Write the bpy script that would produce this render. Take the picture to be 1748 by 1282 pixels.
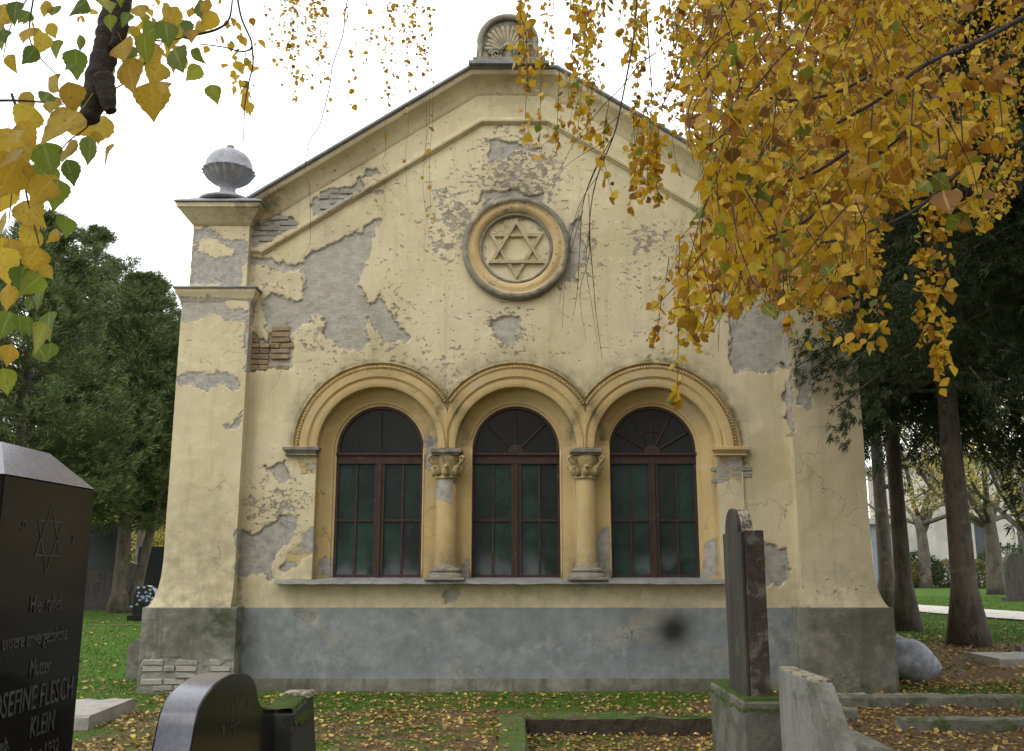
import bpy, math, random
import numpy as np
R = math.radians
for o in list(bpy.data.objects): bpy.data.objects.remove(o)
scn = bpy.context.scene
COL = scn.collection
# ------------------------------------------------------------- camera
F, TILT, EYE = 1600.0, R(11.25), 1.6
cam = bpy.data.cameras.new('camera'); cam.sensor_width = 36; cam.lens = F / 1748 * 36
cam.clip_start = 0.05; cam.clip_end = 3000
camo = bpy.data.objects.new('camera', cam); COL.objects.link(camo)
camo.location = (0, 0, EYE); camo.rotation_euler = (R(90) + TILT, 0, 0)
scn.camera = camo
# ------------------------------------------------------------- sky: overcast, sun only a soft glow
SUN_EL, SUN_AZ = R(46), R(215)
wd = bpy.data.worlds.new('World'); scn.world = wd; wd.use_nodes = True
nt = wd.node_tree; nt.nodes.clear()
wo = nt.nodes.new('ShaderNodeOutputWorld'); bg = nt.nodes.new('ShaderNodeBackground')
sk = nt.nodes.new('ShaderNodeTexSky'); sk.sky_type = 'NISHITA'; sk.sun_disc = False
sk.sun_elevation = SUN_EL; sk.sun_rotation = SUN_AZ
mx = nt.nodes.new('ShaderNodeMixRGB'); mx.inputs[0].default_value = 0.9
tc = nt.nodes.new('ShaderNodeTexCoord'); nz = nt.nodes.new('ShaderNodeTexNoise'); nz.inputs['Scale'].default_value = 2.2; nz.inputs['Detail'].default_value = 4
cr = nt.nodes.new('ShaderNodeMixRGB'); cr.inputs[1].default_value = (18.5, 18.9, 19.6, 1); cr.inputs[2].default_value = (23, 23.2, 23.8, 1)
nt.links.new(tc.outputs['Generated'], nz.inputs['Vector']); nt.links.new(nz.outputs[0], cr.inputs[0])
nt.links.new(sk.outputs[0], mx.inputs[1]); nt.links.new(cr.outputs[0], mx.inputs[2])
nt.links.new(mx.outputs[0], bg.inputs[0]); bg.inputs[1].default_value = 0.10
nt.links.new(bg.outputs[0], wo.inputs[0])
sl = bpy.data.lights.new('sun', 'SUN'); sl.energy = 0.55; sl.angle = R(28); sl.color = (1, 0.96, 0.9)
so = bpy.data.objects.new('sun', sl); COL.objects.link(so)
# light comes from behind the camera and its left
sd = np.array([-math.sin(R(35)) * math.cos(SUN_EL), -math.cos(R(35)) * math.cos(SUN_EL), math.sin(SUN_EL)])
from mathutils import Vector, Matrix, Euler
so.rotation_euler = Vector(-sd).to_track_quat('-Z', 'Y').to_euler(); so.location = (0, 0, 30)
scn.view_settings.view_transform = 'Standard'; scn.view_settings.look = 'None'
scn.view_settings.exposure = 0.15; scn.view_settings.gamma = 1.0; scn.view_settings.use_curve_mapping = False

# ------------------------------------------------------------- photograph pixel <-> place
CT, ST_ = math.cos(TILT), math.sin(TILT)
def ray(px, py):
    x = (px - 874) / F; u = (641 - py) / F
    return x, CT - u * ST_, ST_ + u * CT
def atY(px, py, Y=12.5):
    x, y, z = ray(px, py); s = Y / y; return (x * s, Y, EYE + z * s)
def atX(px, py, X):
    x, y, z = ray(px, py); s = X / x; return (X, y * s, EYE + z * s)
def atZ(px, py, Z=0.0):
    x, y, z = ray(px, py); s = (Z - EYE) / z; return (x * s, y * s, Z)
def topx(P):
    P = np.asarray(P, float); z = P[:, 2] - EYE
    d = P[:, 1] * CT + z * ST_; u = z * CT - P[:, 1] * ST_
    d = np.where(np.abs(d) < .05, .05, d)
    return 874 + F * P[:, 0] / d, 641 - F * u / d, d

# ------------------------------------------------------------- noise
def _h(ix, iy, s):
    n = (ix * 374761393 + iy * 668265263 + s * 1442695041) & 0xffffffff
    n = ((n ^ (n >> 13)) * 1274126177) & 0xffffffff
    return ((n ^ (n >> 16)) & 0xffff) / 65535.0
def vnoise(x, y, s=0):
    x = np.asarray(x, float); y = np.asarray(y, float)
    ix = np.floor(x).astype(np.int64); iy = np.floor(y).astype(np.int64)
    fx = x - ix; fy = y - iy; fx = fx * fx * (3 - 2 * fx); fy = fy * fy * (3 - 2 * fy)
    a = _h(ix, iy, s); b = _h(ix + 1, iy, s); c = _h(ix, iy + 1, s); d = _h(ix + 1, iy + 1, s)
    return (a * (1 - fx) + b * fx) * (1 - fy) + (c * (1 - fx) + d * fx) * fy
def fbm(x, y, s=0, o=4):
    t = 0; a = .5; k = 0
    for i in range(o):
        t = t + a * vnoise(x * 2 ** i, y * 2 ** i, s + i * 17); k += a; a *= .55
    return t / k
def sstep(a, b, x):
    t = np.clip((x - a) / (b - a), 0, 1); return t * t * (3 - 2 * t)

# ------------------------------------------------------------- object helpers
def link(o, parent=None):
    COL.objects.link(o)
    if parent is not None: o.parent = parent
    return o
def tag(o, label=None, cat=None, group=None, kind=None):
    if label: o['label'] = label
    if cat: o['category'] = cat
    if group: o['group'] = group
    if kind: o['kind'] = kind
    return o
def empty(name, loc, label, cat, group=None):
    o = bpy.data.objects.new(name, None); o.location = loc; o.empty_display_size = .2
    link(o); return tag(o, label, cat, group)
def mesh_np(name, V, faces, mat, parent=None, smooth=False, attrs=None, world=True):
    """faces: list of (M,k) int arrays"""
    me = bpy.data.meshes.new(name); V = np.asarray(V, np.float32).copy()
    if parent is not None and world:
        p = parent; off = np.zeros(3)
        while p is not None:
            off += np.array(p.location); p = p.parent
        V -= off.astype(np.float32)
    if isinstance(faces, np.ndarray): faces = [faces]
    faces = [np.asarray(f, np.int32) for f in faces if len(f)]
    me.vertices.add(len(V)); me.vertices.foreach_set('co', V.ravel())
    li = np.concatenate([f.ravel() for f in faces]); tot = np.concatenate([np.full(len(f), f.shape[1], np.int32) for f in faces])
    me.loops.add(len(li)); me.loops.foreach_set('vertex_index', li)
    me.polygons.add(len(tot)); stt = np.concatenate([[0], np.cumsum(tot)[:-1]]).astype(np.int32)
    me.polygons.foreach_set('loop_start', stt)
    me.polygons.foreach_set('use_smooth', np.full(len(tot), bool(smooth)))
    if attrs:
        for k, v in attrs.items():
            a = me.attributes.new(k, 'FLOAT', 'POINT'); a.data.foreach_set('value', np.asarray(v, np.float32))
    me.update(calc_edges=True); me.validate()
    if mat: me.materials.append(mat)
    return link(bpy.data.objects.new(name, me), parent)
class MB:
    def __init__(s): s.v = []; s.q = []; s.t = []; s.n = 0; s.pol = []
    def add(s, V, quads=None, tris=None):
        V = np.asarray(V, float); s.v.append(V)
        if quads is not None and len(quads): s.q.append(np.asarray(quads) + s.n)
        if tris is not None and len(tris): s.t.append(np.asarray(tris) + s.n)
        s.n += len(V); return s
    def box(s, x0, x1, y0, y1, z0, z1, bev=0.0):
        if bev <= 0:
            V = [(x, y, z) for x in (x0, x1) for y in (y0, y1) for z in (z0, z1)]
            return s.add(V, [(0, 1, 3, 2), (4, 6, 7, 5), (0, 4, 5, 1), (2, 3, 7, 6), (0, 2, 6, 4), (1, 5, 7, 3)])
        b = bev; V = []; idx = {}
        for i, x in enumerate((x0, x1)):
            for j, y in enumerate((y0, y1)):
                for k, z in enumerate((z0, z1)):
                    sx = b if i == 0 else -b; sy = b if j == 0 else -b; sz = b if k == 0 else -b
                    for a, p in enumerate(((x, y + sy, z + sz), (x + sx, y, z + sz), (x + sx, y + sy, z))):
                        idx[(i, j, k, a)] = len(V); V.append(p)
        g = lambda i, j, k, a: idx[(i, j, k, a)]
        Q = []; T = []
        for i in (0, 1):
            f = [g(i, 0, 0, 0), g(i, 0, 1, 0), g(i, 1, 1, 0), g(i, 1, 0, 0)]; Q.append(f if i == 0 else f[::-1])
            f = [g(0, i, 0, 1), g(1, i, 0, 1), g(1, i, 1, 1), g(0, i, 1, 1)]; Q.append(f if i == 0 else f[::-1])
            f = [g(0, 0, i, 2), g(0, 1, i, 2), g(1, 1, i, 2), g(1, 0, i, 2)]; Q.append(f if i == 0 else f[::-1])
        for i in (0, 1):
            for j in (0, 1):
                Q.append([g(i, j, 0, 0), g(i, j, 1, 0), g(i, j, 1, 1), g(i, j, 0, 1)])
                Q.append([g(i, 0, j, 0), g(i, 1, j, 0), g(i, 1, j, 2), g(i, 0, j, 2)])
                Q.append([g(0, i, j, 1), g(1, i, j, 1), g(1, i, j, 2), g(0, i, j, 2)])
                for k in (0, 1): T.append([g(i, j, k, 0), g(i, j, k, 1), g(i, j, k, 2)])
        return s.add(V, Q, T)
    def tube(s, P, rad, n=6, cap=True):
        P = np.asarray(P, float); rad = np.broadcast_to(np.asarray(rad, float), (len(P),))
        T = np.gradient(P, axis=0); T /= np.linalg.norm(T, axis=1)[:, None] + 1e-9
        ref = np.array([0, 0, 1.0]) if abs(T[:, 2]).mean() < .8 else np.array([1.0, 0, 0])
        A = np.cross(T, ref); A /= np.linalg.norm(A, axis=1)[:, None] + 1e-9; B = np.cross(T, A)
        th = np.arange(n) * 2 * math.pi / n
        V = P[:, None, :] + rad[:, None, None] * (np.cos(th)[None, :, None] * A[:, None, :] + np.sin(th)[None, :, None] * B[:, None, :])
        m = len(P); i = np.arange(m - 1)[:, None] * n; j = np.arange(n)[None, :]; j2 = (j + 1) % n
        q = np.stack([i + j, i + j2, i + n + j2, i + n + j], -1).reshape(-1, 4)
        V = V.reshape(-1, 3); t = []
        if cap:
            V = np.vstack([V, P[0], P[-1]]); c0 = m * n; c1 = c0 + 1
            for a in range(n):
                t.append((c0, (a + 1) % n, a)); t.append((c1, (m - 1) * n + a, (m - 1) * n + (a + 1) % n))
        return s.add(V, q, t)
    def lathe(s, c, prof, n=32, rmod=None, axis='z'):
        V = []
        for (r, h) in prof:
            for a in range(n):
                th = 2 * math.pi * a / n; rr = r * (rmod(th, h) if rmod else 1)
                if axis == 'z': V.append((c[0] + rr * math.cos(th), c[1] + rr * math.sin(th), c[2] + h))
                else: V.append((c[0] + rr * math.cos(th), c[1] + h, c[2] + rr * math.sin(th)))
        q = [(i * n + a, i * n + (a + 1) % n, (i + 1) * n + (a + 1) % n, (i + 1) * n + a) for i in range(len(prof) - 1) for a in range(n)]
        return s.add(V, q)
    def build(s, name, mat, parent=None, smooth=False, paint=False, extra=None):
        V = np.vstack(s.v); fs = []
        if s.q: fs.append(np.vstack(s.q))
        if s.t: fs.append(np.vstack(s.t))
        at = damage(V) if paint else None
        if extra: at = {**(at or {}), **extra}
        return mesh_np(name, V, fs, mat, parent, smooth, at)
def prism(outline, axis, a0, a1, nsub=1):
    """closed outline extruded along an axis; outline in the two other axes (order x,y,z without axis). caps as ngon fan"""
    o = np.asarray(outline, float); n = len(o)
    def put(a):
        V = np.zeros((n, 3)); k = [i for i in range(3) if i != axis]
        V[:, k[0]] = o[:, 0]; V[:, k[1]] = o[:, 1]; V[:, axis] = a; return V
    levels = [put(a0 + (a1 - a0) * i / nsub) for i in range(nsub + 1)]
    V = np.vstack(levels); q = [(l * n + i, l * n + (i + 1) % n, (l + 1) * n + (i + 1) % n, (l + 1) * n + i) for l in range(nsub) for i in range(n)]
    return V, q, n
def prism_obj(name, outline, axis, a0, a1, mat, parent=None, smooth=False, bevel=0.0, paint=False):
    V, q, n = prism(outline, axis, a0, a1)
    if paint: at = damage(V)
    me = bpy.data.meshes.new(name)
    p = parent; off = np.zeros(3)
    while p is not None: off += np.array(p.location); p = p.parent
    me.from_pydata([tuple(v - off) for v in V], [], [tuple(x) for x in q] + [tuple(range(n))[::-1], tuple(range(n, 2 * n))])
    import bmesh
    bm = bmesh.new(); bm.from_mesh(me); bmesh.ops.recalc_face_normals(bm, faces=bm.faces)
    if bevel > 0:
        es = [e for e in bm.edges if len(e.link_faces) == 2 and e.calc_face_angle() > R(35)]
        bmesh.ops.bevel(bm, geom=es, offset=bevel, segments=2, affect='EDGES', profile=.6)
    bm.to_mesh(me); bm.free()
    if smooth:
        for f in me.polygons: f.use_smooth = True
    me.materials.append(mat)
    return link(bpy.data.objects.new(name, me), parent)

# ------------------------------------------------------------- damage of the plaster (real loss of plaster, traced as patches on the walls)
G, L_, B_ = 0.0, 1.0, 0.5
PATCH = [  # (tone, polygon)
 (G, [(652,372),(625,383),(600,398),(562,412),(532,432),(512,452),(518,470),(516,498),(505,513),(483,511),(470,502),(452,514),(436,508),(424,512),(424,566),(452,560),(470,572),(500,575),(512,560),(545,535),(560,545),(556,575),(580,598),(612,602),(628,585),(622,555),(630,525),(616,492),(624,458),(633,420),(640,395)]),
 (G, [(424,436),(448,440),(470,448),(515,455),(512,466),(470,458),(424,452)]),
 (B_,[(420,566),(438,560),(452,584),(476,560),(492,556),(499,590),(492,632),(420,632)]),
 (L_,[(428,372),(478,366),(503,378),(500,392),(470,410),(430,422)]),
 (G, [(528,350),(560,322),(600,320),(626,300),(622,322),(572,354),(532,374)]),
 (L_,[(622,291),(648,290),(656,296),(630,306)]),
 (L_,[(326,388),(352,388),(385,404),(412,408),(419,420),(419,488),(326,488)]),
 (G, [(308,500),(372,500),(385,520),(420,528),(424,545),(392,552),(368,535),(345,548),(308,548)]),
 (L_,[(303,640),(335,630),(352,640),(385,634),(415,648),(412,662),(372,658),(340,664),(303,658)]),
 (L_,[(378,726),(412,702),(414,716),(392,730)]),
 (L_,[(404,900),(440,915),(478,882),(500,878),(508,905),(470,955),(462,985),(404,985)]),
 (L_,[(538,898),(514,922),(478,972),(500,968),(540,945)]),
 (G, [(452,802),(470,792),(492,788),(494,820),(478,822),(466,810)]),
 (L_,[(828,240),(886,238),(922,256),(872,262),(850,274),(836,264)]),
 (G, [(1238,470),(1262,430),(1345,420),(1345,632),(1258,634),(1240,608),(1246,575),(1240,520)]),
 (G, [(1356,616),(1378,612),(1398,628),(1400,650),(1384,656),(1384,700),(1366,696),(1362,652)]),
 (L_,[(1302,925),(1340,938),(1352,975),(1330,1000),(1296,1000)]),
 (L_,[(1336,650),(1352,640),(1356,740),(1344,740)]),
 (G, [(1225,783),(1270,783),(1270,822),(1225,826)]),
 (G, [(507,784),(537,784),(535,810),(514,812)]),
 (L_,[(724,738),(747,745),(752,772),(744,800),(725,805)]),
 (L_,[(804,938),(790,960),(780,988),(804,988)]),
 (L_,[(1018,906),(1046,902),(1046,988),(1020,988)]),
 (L_,[(1196,915),(1226,915),(1226,988),(1196,988)]),
 (L_,[(540,960),(566,950),(572,988),(540,988)]),
 (G, [(840,545),(885,540),(892,560),(878,590),(858,588)]),
 (G, [(645,500),(668,540),(700,575),(668,592),(640,560),(620,528)]),
 (G, [(752,1010),(785,1006),(780,1030),(758,1028)]),
 (G, [(240,1122),(300,1126),(352,1138),(408,1128),(408,1182),(236,1182)]),
 (G, [(955,490),(968,440),(975,380),(990,372),(1000,430),(985,480)]),
 (G, [(812,345),(845,338),(930,345),(925,335),(870,322),(830,328)]),
 (G, [(496,1044),(545,1046),(538,1062),(505,1060)]),
 (L_,[(745,815),(780,815),(775,860),(750,850)]),
]
ISLE = [[(336,408),(372,404),(396,430),(372,446),(350,436),(338,426)], [(440,485),(452,560),(440,580),(428,560)]]
FLECK = [(775,370,60,1.),(885,300,95,1.),(665,550,60,.8),(865,565,55,.9),(470,862,60,.9),(1105,412,50,.8),(985,430,55,.9),(760,420,40,.8),(700,640,70,.5),(640,330,60,.5),(1090,470,60,.5),(545,560,70,.7),(470,470,60,.4),(1425,1005,60,.3),(760,620,60,.5),(860,200,50,.3),(1120,620,40,.5),(560,480,50,.6)]
GRIME = [(881,338,45,.9),(960,470,30,.5),(805,380,25,.5),(300,1000,60,.5),(1340,1090,40,.6),(265,1080,50,.9),(375,1062,46,1.25),(1400,1060,50,.6),(1480,1055,40,.5),(400,1040,60,.5),(1090,840,60,.0),(560,1165,200,.4),(770,975,40,.9),(1000,978,40,.9),(330,960,110,.45),(320,1060,100,.7),(1440,1060,90,.45),(645,600,60,.35),(408,1100,26,.9),(560,385,30,.3),(630,310,40,.5),(450,345,45,1.0),(870,128,60,.5),(540,980,30,.5),(880,1170,130,.35),(500,1000,40,.4),(1340,560,60,.3)]
def sdf_poly(px, py, poly):
    P = np.array(poly, float); n = len(P); d = np.full(px.shape, 1e9); ins = np.zeros(px.shape, bool)
    for i in range(n):
        a = P[i]; b = P[(i + 1) % n]; e = b - a; wx = px - a[0]; wy = py - a[1]
        t = np.clip((wx * e[0] + wy * e[1]) / (e @ e + 1e-9), 0, 1)
        d = np.minimum(d, (wx - e[0] * t) ** 2 + (wy - e[1] * t) ** 2)
        c = ((a[1] > py) != (b[1] > py)); xi = a[0] + (py - a[1]) * e[0] / (e[1] if abs(e[1]) > 1e-9 else 1e-9)
        ins ^= c & (px < xi)
    d = np.sqrt(d); return np.where(ins, d, -d)
def damage(V):
    px, py, _ = topx(V)
    wx = px + (fbm(px / 22, py / 22, 3) - .5) * 26 + (fbm(px / 6, py / 6, 13) - .5) * 9; wy = py + (fbm(px / 22, py / 22, 9) - .5) * 22 + (fbm(px / 6, py / 6, 19) - .5) * 9
    dmg = np.zeros(len(px)); tone = np.zeros(len(px)); br = np.zeros(len(px))
    for tn, poly in PATCH:
        A = np.array(poly); m = (wx > A[:, 0].min() - 14) & (wx < A[:, 0].max() + 14) & (wy > A[:, 1].min() - 14) & (wy < A[:, 1].max() + 14)
        if not m.any(): continue
        s = np.clip(.5 + sdf_poly(wx[m], wy[m], poly) / 16, 0, 1)
        s = np.where(s < .98, s, s * (.62 + .75 * fbm(px[m] / 15, py[m] / 9, 77))) if tn == G else s
        if tn == L_: s = s * (0.62 + .6 * fbm(px[m] / 16, py[m] / 12, 31))
        cur = dmg[m]; tone[m] = np.where(s > cur, tn if tn != B_ else .2, tone[m]); dmg[m] = np.maximum(cur, s)
        if tn == B_: br[m] = s
    for poly in ISLE:
        s = np.clip(.5 + sdf_poly(wx, wy, poly) / 16, 0, 1); dmg = np.minimum(dmg, 1 - s)
    fl = np.full(len(px), .18) * (py < 620)
    for x, y, r, a in FLECK:
        fl = np.maximum(fl, a * np.exp(-((px - x) ** 2 + (py - y) ** 2) / r ** 2))
    gr = np.zeros(len(px))
    for x, y, r, a in GRIME:
        gr = np.maximum(gr, a * np.exp(-((px - x) ** 2 + (py - y) ** 2) / r ** 2))
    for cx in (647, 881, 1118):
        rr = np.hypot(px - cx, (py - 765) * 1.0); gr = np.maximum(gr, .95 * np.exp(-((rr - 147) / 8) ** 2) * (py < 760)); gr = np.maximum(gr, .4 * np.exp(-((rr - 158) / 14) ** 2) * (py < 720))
    gr = np.maximum(gr, .9 * np.exp(-((px - 409) / 6) ** 2) * sstep(900, 960, py) * (px < 440))
    gr = np.maximum(gr, .5 * sstep(1150, 1172, py) * (py < 1200))
    lowp = sstep(930, 1000, py) * .3
    rs2 = (px - 1150) ** 2 + (py - 1076) ** 2; smu = np.clip(.72 * np.exp(-rs2 / 26 ** 2) + .38 * np.exp(-rs2 / 52 ** 2), 0, 1)
    return dict(smudge=smu, dmg=dmg, tone=tone, fleck=fl, grime=np.maximum(gr, lowp), brickzone=br)

# ------------------------------------------------------------- materials
def newmat(name):
    m = bpy.data.materials.new(name); m.use_nodes = True; nt = m.node_tree
    return m, nt, nt.nodes['Principled BSDF']
class N:
    def __init__(s, nt): s.nt = nt
    def __call__(s, t, **k):
        n = s.nt.nodes.new('ShaderNode' + t)
        for a, b in k.items(): setattr(n, a, b)
        return n
    def l(s, a, b): s.nt.links.new(a, b)
    def val(s, n, i, v):
        if hasattr(v, 'is_linked') or isinstance(v, bpy.types.NodeSocket): s.l(v, n.inputs[i])
        else: n.inputs[i].default_value = v
    def pos(s): return s('NewGeometry').outputs['Position']
    def noise(s, scale, det=4, rough=.55, vec=None, sc=(1, 1, 1), off=(0, 0, 0)):
        mp = s('Mapping'); mp.inputs['Scale'].default_value = sc; mp.inputs['Location'].default_value = off
        s.l(vec if vec is not None else s.pos(), mp.inputs[0])
        n = s('TexNoise'); n.inputs['Scale'].default_value = scale; n.inputs['Detail'].default_value = det; n.inputs['Roughness'].default_value = rough
        s.l(mp.outputs[0], n.inputs['Vector']); return n.outputs[0]
    def math(s, op, a, b=0.0, c=0.0, clamp=False):
        n = s('Math', operation=op); n.use_clamp = clamp
        for i, v in enumerate((a, b, c)): s.val(n, i, v)
        return n.outputs[0]
    def ramp(s, v, a, b, lo=0.0, hi=1.0):
        n = s('MapRange'); n.interpolation_type = 'SMOOTHSTEP'
        s.val(n, 0, v); s.val(n, 1, a); s.val(n, 2, b); s.val(n, 3, lo); s.val(n, 4, hi); return n.outputs[0]
    def mix(s, f, a, b, mode='MIX'):
        n = s('MixRGB', blend_type=mode); s.val(n, 0, f)
        for i, v in ((1, a), (2, b)):
            if isinstance(v, tuple): n.inputs[i].default_value = (*v, 1) if len(v) == 3 else v
            else: s.l(v, n.inputs[i])
        return n.outputs[0]
    def attr(s, name): n = s('Attribute'); n.attribute_name = name; return n.outputs['Fac']
    def bump(s, h, dist=.01, stren=1.0, normal=None):
        n = s('Bump'); n.inputs['Distance'].default_value = dist; n.inputs['Strength'].default_value = stren; s.l(h, n.inputs['Height'])
        if normal is not None: s.l(normal, n.inputs['Normal'])
        return n.outputs[0]

def plaster(name, colA, colB, greyD=(.37, .345, .285), greyL=(.44, .415, .36), flecks=1.0, rough=.9, dirt=(.10, .095, .055), streak=.35, lump=1.0, blotch=False):
    m, nt, bs = newmat(name); n = N(nt)
    big = n.noise(.9, 5, .6); mid = n.noise(4.5, 6, .65, off=(3, 1, 7)); fine = n.noise(38, 4, .6); vstr = n.noise(3.2, 4, .6, sc=(2.2, 2.2, .22))
    c = n.mix(n.ramp(big, .35, .65), colA, colB)
    c = n.mix(n.math('MULTIPLY', n.ramp(mid, .5, .72), .45), c, tuple(min(1, x * 1.13 + .05) for x in colA))
    c = n.mix(n.math('MULTIPLY', n.ramp(vstr, .48, .75), streak), c, tuple(x * .62 for x in colB))
    c = n.mix(n.math('MULTIPLY', n.ramp(fine, .5, .75), .16), c, tuple(x * .55 for x in colB))
    c = n.mix(n.math('MULTIPLY', n.ramp(n.noise(1.7, 6, .7, off=(12, 5, 3)), .52, .66), .38), c, (.47, .42, .31))
    # hairline cracks
    vo = n('TexVoronoi', feature='DISTANCE_TO_EDGE'); vo.inputs['Scale'].default_value = 1.1
    wv = n('VectorMath', operation='MULTIPLY_ADD'); nz = n('TexNoise'); nz.inputs['Scale'].default_value = 3; nz.inputs['Detail'].default_value = 5; n.l(n.pos(), nz.inputs['Vector'])
    n.l(nz.outputs['Color'], wv.inputs[0]); wv.inputs[1].default_value = (.7, .7, .7); n.l(n.pos(), wv.inputs[2]); n.l(wv.outputs[0], vo.inputs['Vector'])
    crack = n.math('MULTIPLY', n.ramp(vo.outputs['Distance'], .004, .0, 0, 1), n.ramp(n.noise(.8, 2, off=(9, 4, 2)), .52, .6))
    dm = n.attr('dmg'); tone = n.attr('tone'); fl = n.attr('fleck'); gr = n.attr('grime')
    edge = n.math('ADD', n.math('MULTIPLY', n.noise(22, 5, .75, off=(1, 2, 3)), .7), n.math('MULTIPLY', n.noise(5, 4, .7, off=(1, 2, 6)), .3))
    peel = n.ramp(n.math('ADD', dm, n.math('MULTIPLY', n.math('SUBTRACT', edge, .5), 1.05)), .47, .53)
    fn = n.noise(13, 6, .72, sc=(1, 1, 1.5), off=(5, 5, 5))
    fln = n.math('ADD', fn, n.math('MULTIPLY', fl, .17 * flecks))
    fleck = n.math('MULTIPLY', n.ramp(fln, .655, .685), n.ramp(fl, .02, .1))
    gd = n.mix(n.ramp(n.noise(9, 5, .7, off=(8, 1, 1)), .35, .7), greyD, tuple(x * 1.3 for x in greyD))
    gl = n.mix(n.ramp(n.noise(11, 5, .7, off=(2, 8, 1)), .35, .65), tuple(x * .72 for x in greyL), greyL)
    gc = n.mix(tone, gd, gl)
    gc = n.mix(n.math('MULTIPLY', n.ramp(n.noise(5, 4, .7, off=(7, 7, 1)), .55, .7), .5), gc, (.42, .36, .24))
    c = n.mix(fleck, c, n.mix(n.ramp(n.noise(7, 2, off=(4, 0, 0)), .4, .6), (.26, .225, .17), (.36, .335, .29)))
    gc = n.mix(n.math('MULTIPLY', n.ramp(n.noise(5, 7, .75, sc=(.85, .85, 1.5), off=(6, 6, 6)), .55, .66), .5), gc, (.18, .155, .12))
    if blotch:
        bz = n('SeparateXYZ'); n.l(n.pos(), bz.inputs[0])
        bb = n.math('MULTIPLY', n.ramp(n.noise(3.2, 6, .75, off=(3, 3, 8)), .53, .60), n.math('MULTIPLY', n.ramp(bz.outputs[2], .95, .45), n.ramp(bz.outputs[2], .2, .38)))
        c = n.mix(n.math('MULTIPLY', bb, .75), c, (.34, .345, .315)); c = n.mix(n.ramp(bz.outputs[2], .30, .02, 0, .5), c, (.30, .295, .26))
    c = n.mix(peel, c, gc)
    c = n.mix(n.math('MULTIPLY', crack, .7), c, (.13, .11, .08))
    gm = n.math('MAXIMUM', n.math('MULTIPLY', gr, n.ramp(n.noise(6, 6, .7, off=(0, 3, 9)), .25, .7)), n.math('MULTIPLY', n.math('SUBTRACT', gr, 1.0), .75), clamp=True)
    gm = n.math('MINIMUM', gm, .93)
    c = n.mix(gm, c, dirt); c = n.mix(n.attr('smudge'), c, (.03, .028, .022))
    n.l(c, bs.inputs['Base Color']); bs.inputs['Roughness'].default_value = rough
    bs.inputs['Specular IOR Level'].default_value = .25
    h = n.math('MULTIPLY', n.math('MAXIMUM', peel, fleck), -1.0)
    h = n.math('ADD', h, n.math('MULTIPLY', n.math('MULTIPLY', edge, peel), 1.3))
    trow = n.noise(5, 7, .75, sc=(.85, .85, 1.5), off=(6, 6, 6)); h = n.math('ADD', h, n.math('MULTIPLY', n.math('MULTIPLY', trow, peel), 2.2))
    h = n.math('ADD', h, n.math('MULTIPLY', crack, -.7))
    h = n.math('ADD', h, n.math('MULTIPLY', fine, .12)); h = n.math('ADD', h, n.math('MULTIPLY', mid, .5 * lump))
    n.l(n.bump(h, .012, .9), bs.inputs['Normal'])
    return m
M = {}
M['plaster'] = plaster('yellow_plaster', (.635, .555, .36), (.55, .47, .285))
M['ochre'] = plaster('ochre_plaster', (.55, .41, .19), (.48, .345, .155), flecks=.6, lump=.5, streak=.25)
M['plinthpaint'] = plaster('grey_plinth_paint', (.27, .295, .297), (.225, .245, .247), greyD=(.27, .26, .22), greyL=(.33, .33, .3), flecks=1.0, dirt=(.035, .034, .026), streak=.25, blotch=True)
M['cement'] = plaster('stained_cement', (.30, .29, .25), (.15, .145, .115), greyD=(.27, .26, .22), flecks=.6, dirt=(.045, .058, .022), streak=.8)

def simple(name, c1, c2, scale=8, rough=.85, bumpd=.004, bscale=None, spec=.3, metal=0.0, c3=None, sc=(1, 1, 1), t=(.4, .65), t3=(.55, .7), det=6, rnd=None):
    m, nt, bs = newmat(name); n = N(nt)
    v = n.noise(scale, det, .65, sc=sc); c = n.mix(n.ramp(v, *t), c1, c2)
    if c3: c = n.mix(n.ramp(n.noise(scale * .45, 6, .7, off=(5, 2, 8)), *t3), c, c3)
    if rnd:
        oi = n('ObjectInfo'); c = n.mix(oi.outputs['Random'], c, rnd)
    n.l(c, bs.inputs['Base Color']); bs.inputs['Roughness'].default_value = rough
    bs.inputs['Specular IOR Level'].default_value = spec; bs.inputs['Metallic'].default_value = metal
    n.l(n.bump(n.noise(bscale or scale * 5, 5, .65), bumpd), bs.inputs['Normal'])
    return m
M['stone'] = simple('weathered_sandstone', (.25, .235, .18), (.15, .145, .115), 7, c3=(.42, .36, .24), bumpd=.012)
M['urnstone'] = simple('grey_urn_metal', (.31, .31, .33), (.22, .225, .245), 9, rough=.6, c3=(.38, .38, .39), bumpd=.004)
M['sheet'] = simple('weathered_zinc_sheet', (.20, .21, .23), (.13, .14, .15), 6, rough=.55, spec=.5)
M['sill'] = simple('lead_grey_sill', (.30, .30, .29), (.19, .19, .18), 7, rough=.5, spec=.4, c3=(.42, .41, .38), sc=(1, 3, 3))
M['wood'] = simple('old_brown_window_paint', (.055, .031, .024), (.034, .021, .017), 12, rough=.6, c3=(.12, .085, .06), t3=(.62, .72), sc=(2, 2, .4))
M['roof'] = simple('dark_roof_tile', (.09, .07, .06), (.06, .05, .045), 5)
M['brick'] = simple('red_brown_brick', (.24, .15, .10), (.15, .10, .07), 20, bumpd=.012, c3=(.33, .25, .14), t3=(.45, .6), rnd=(.36, .27, .16))
M['greybrick'] = simple('grey_limewashed_brick', (.32, .30, .25), (.24, .225, .19), 16, bumpd=.008, c3=(.42, .40, .36), rnd=(.36, .34, .29))
M['mortar'] = simple('mortar', (.22, .19, .14), (.14, .12, .09), 20)
M['kerb'] = simple('mossy_kerb_stone', (.20, .19, .155), (.12, .12, .09), 7, c3=(.06, .10, .02), t3=(.5, .62), bumpd=.01)
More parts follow.
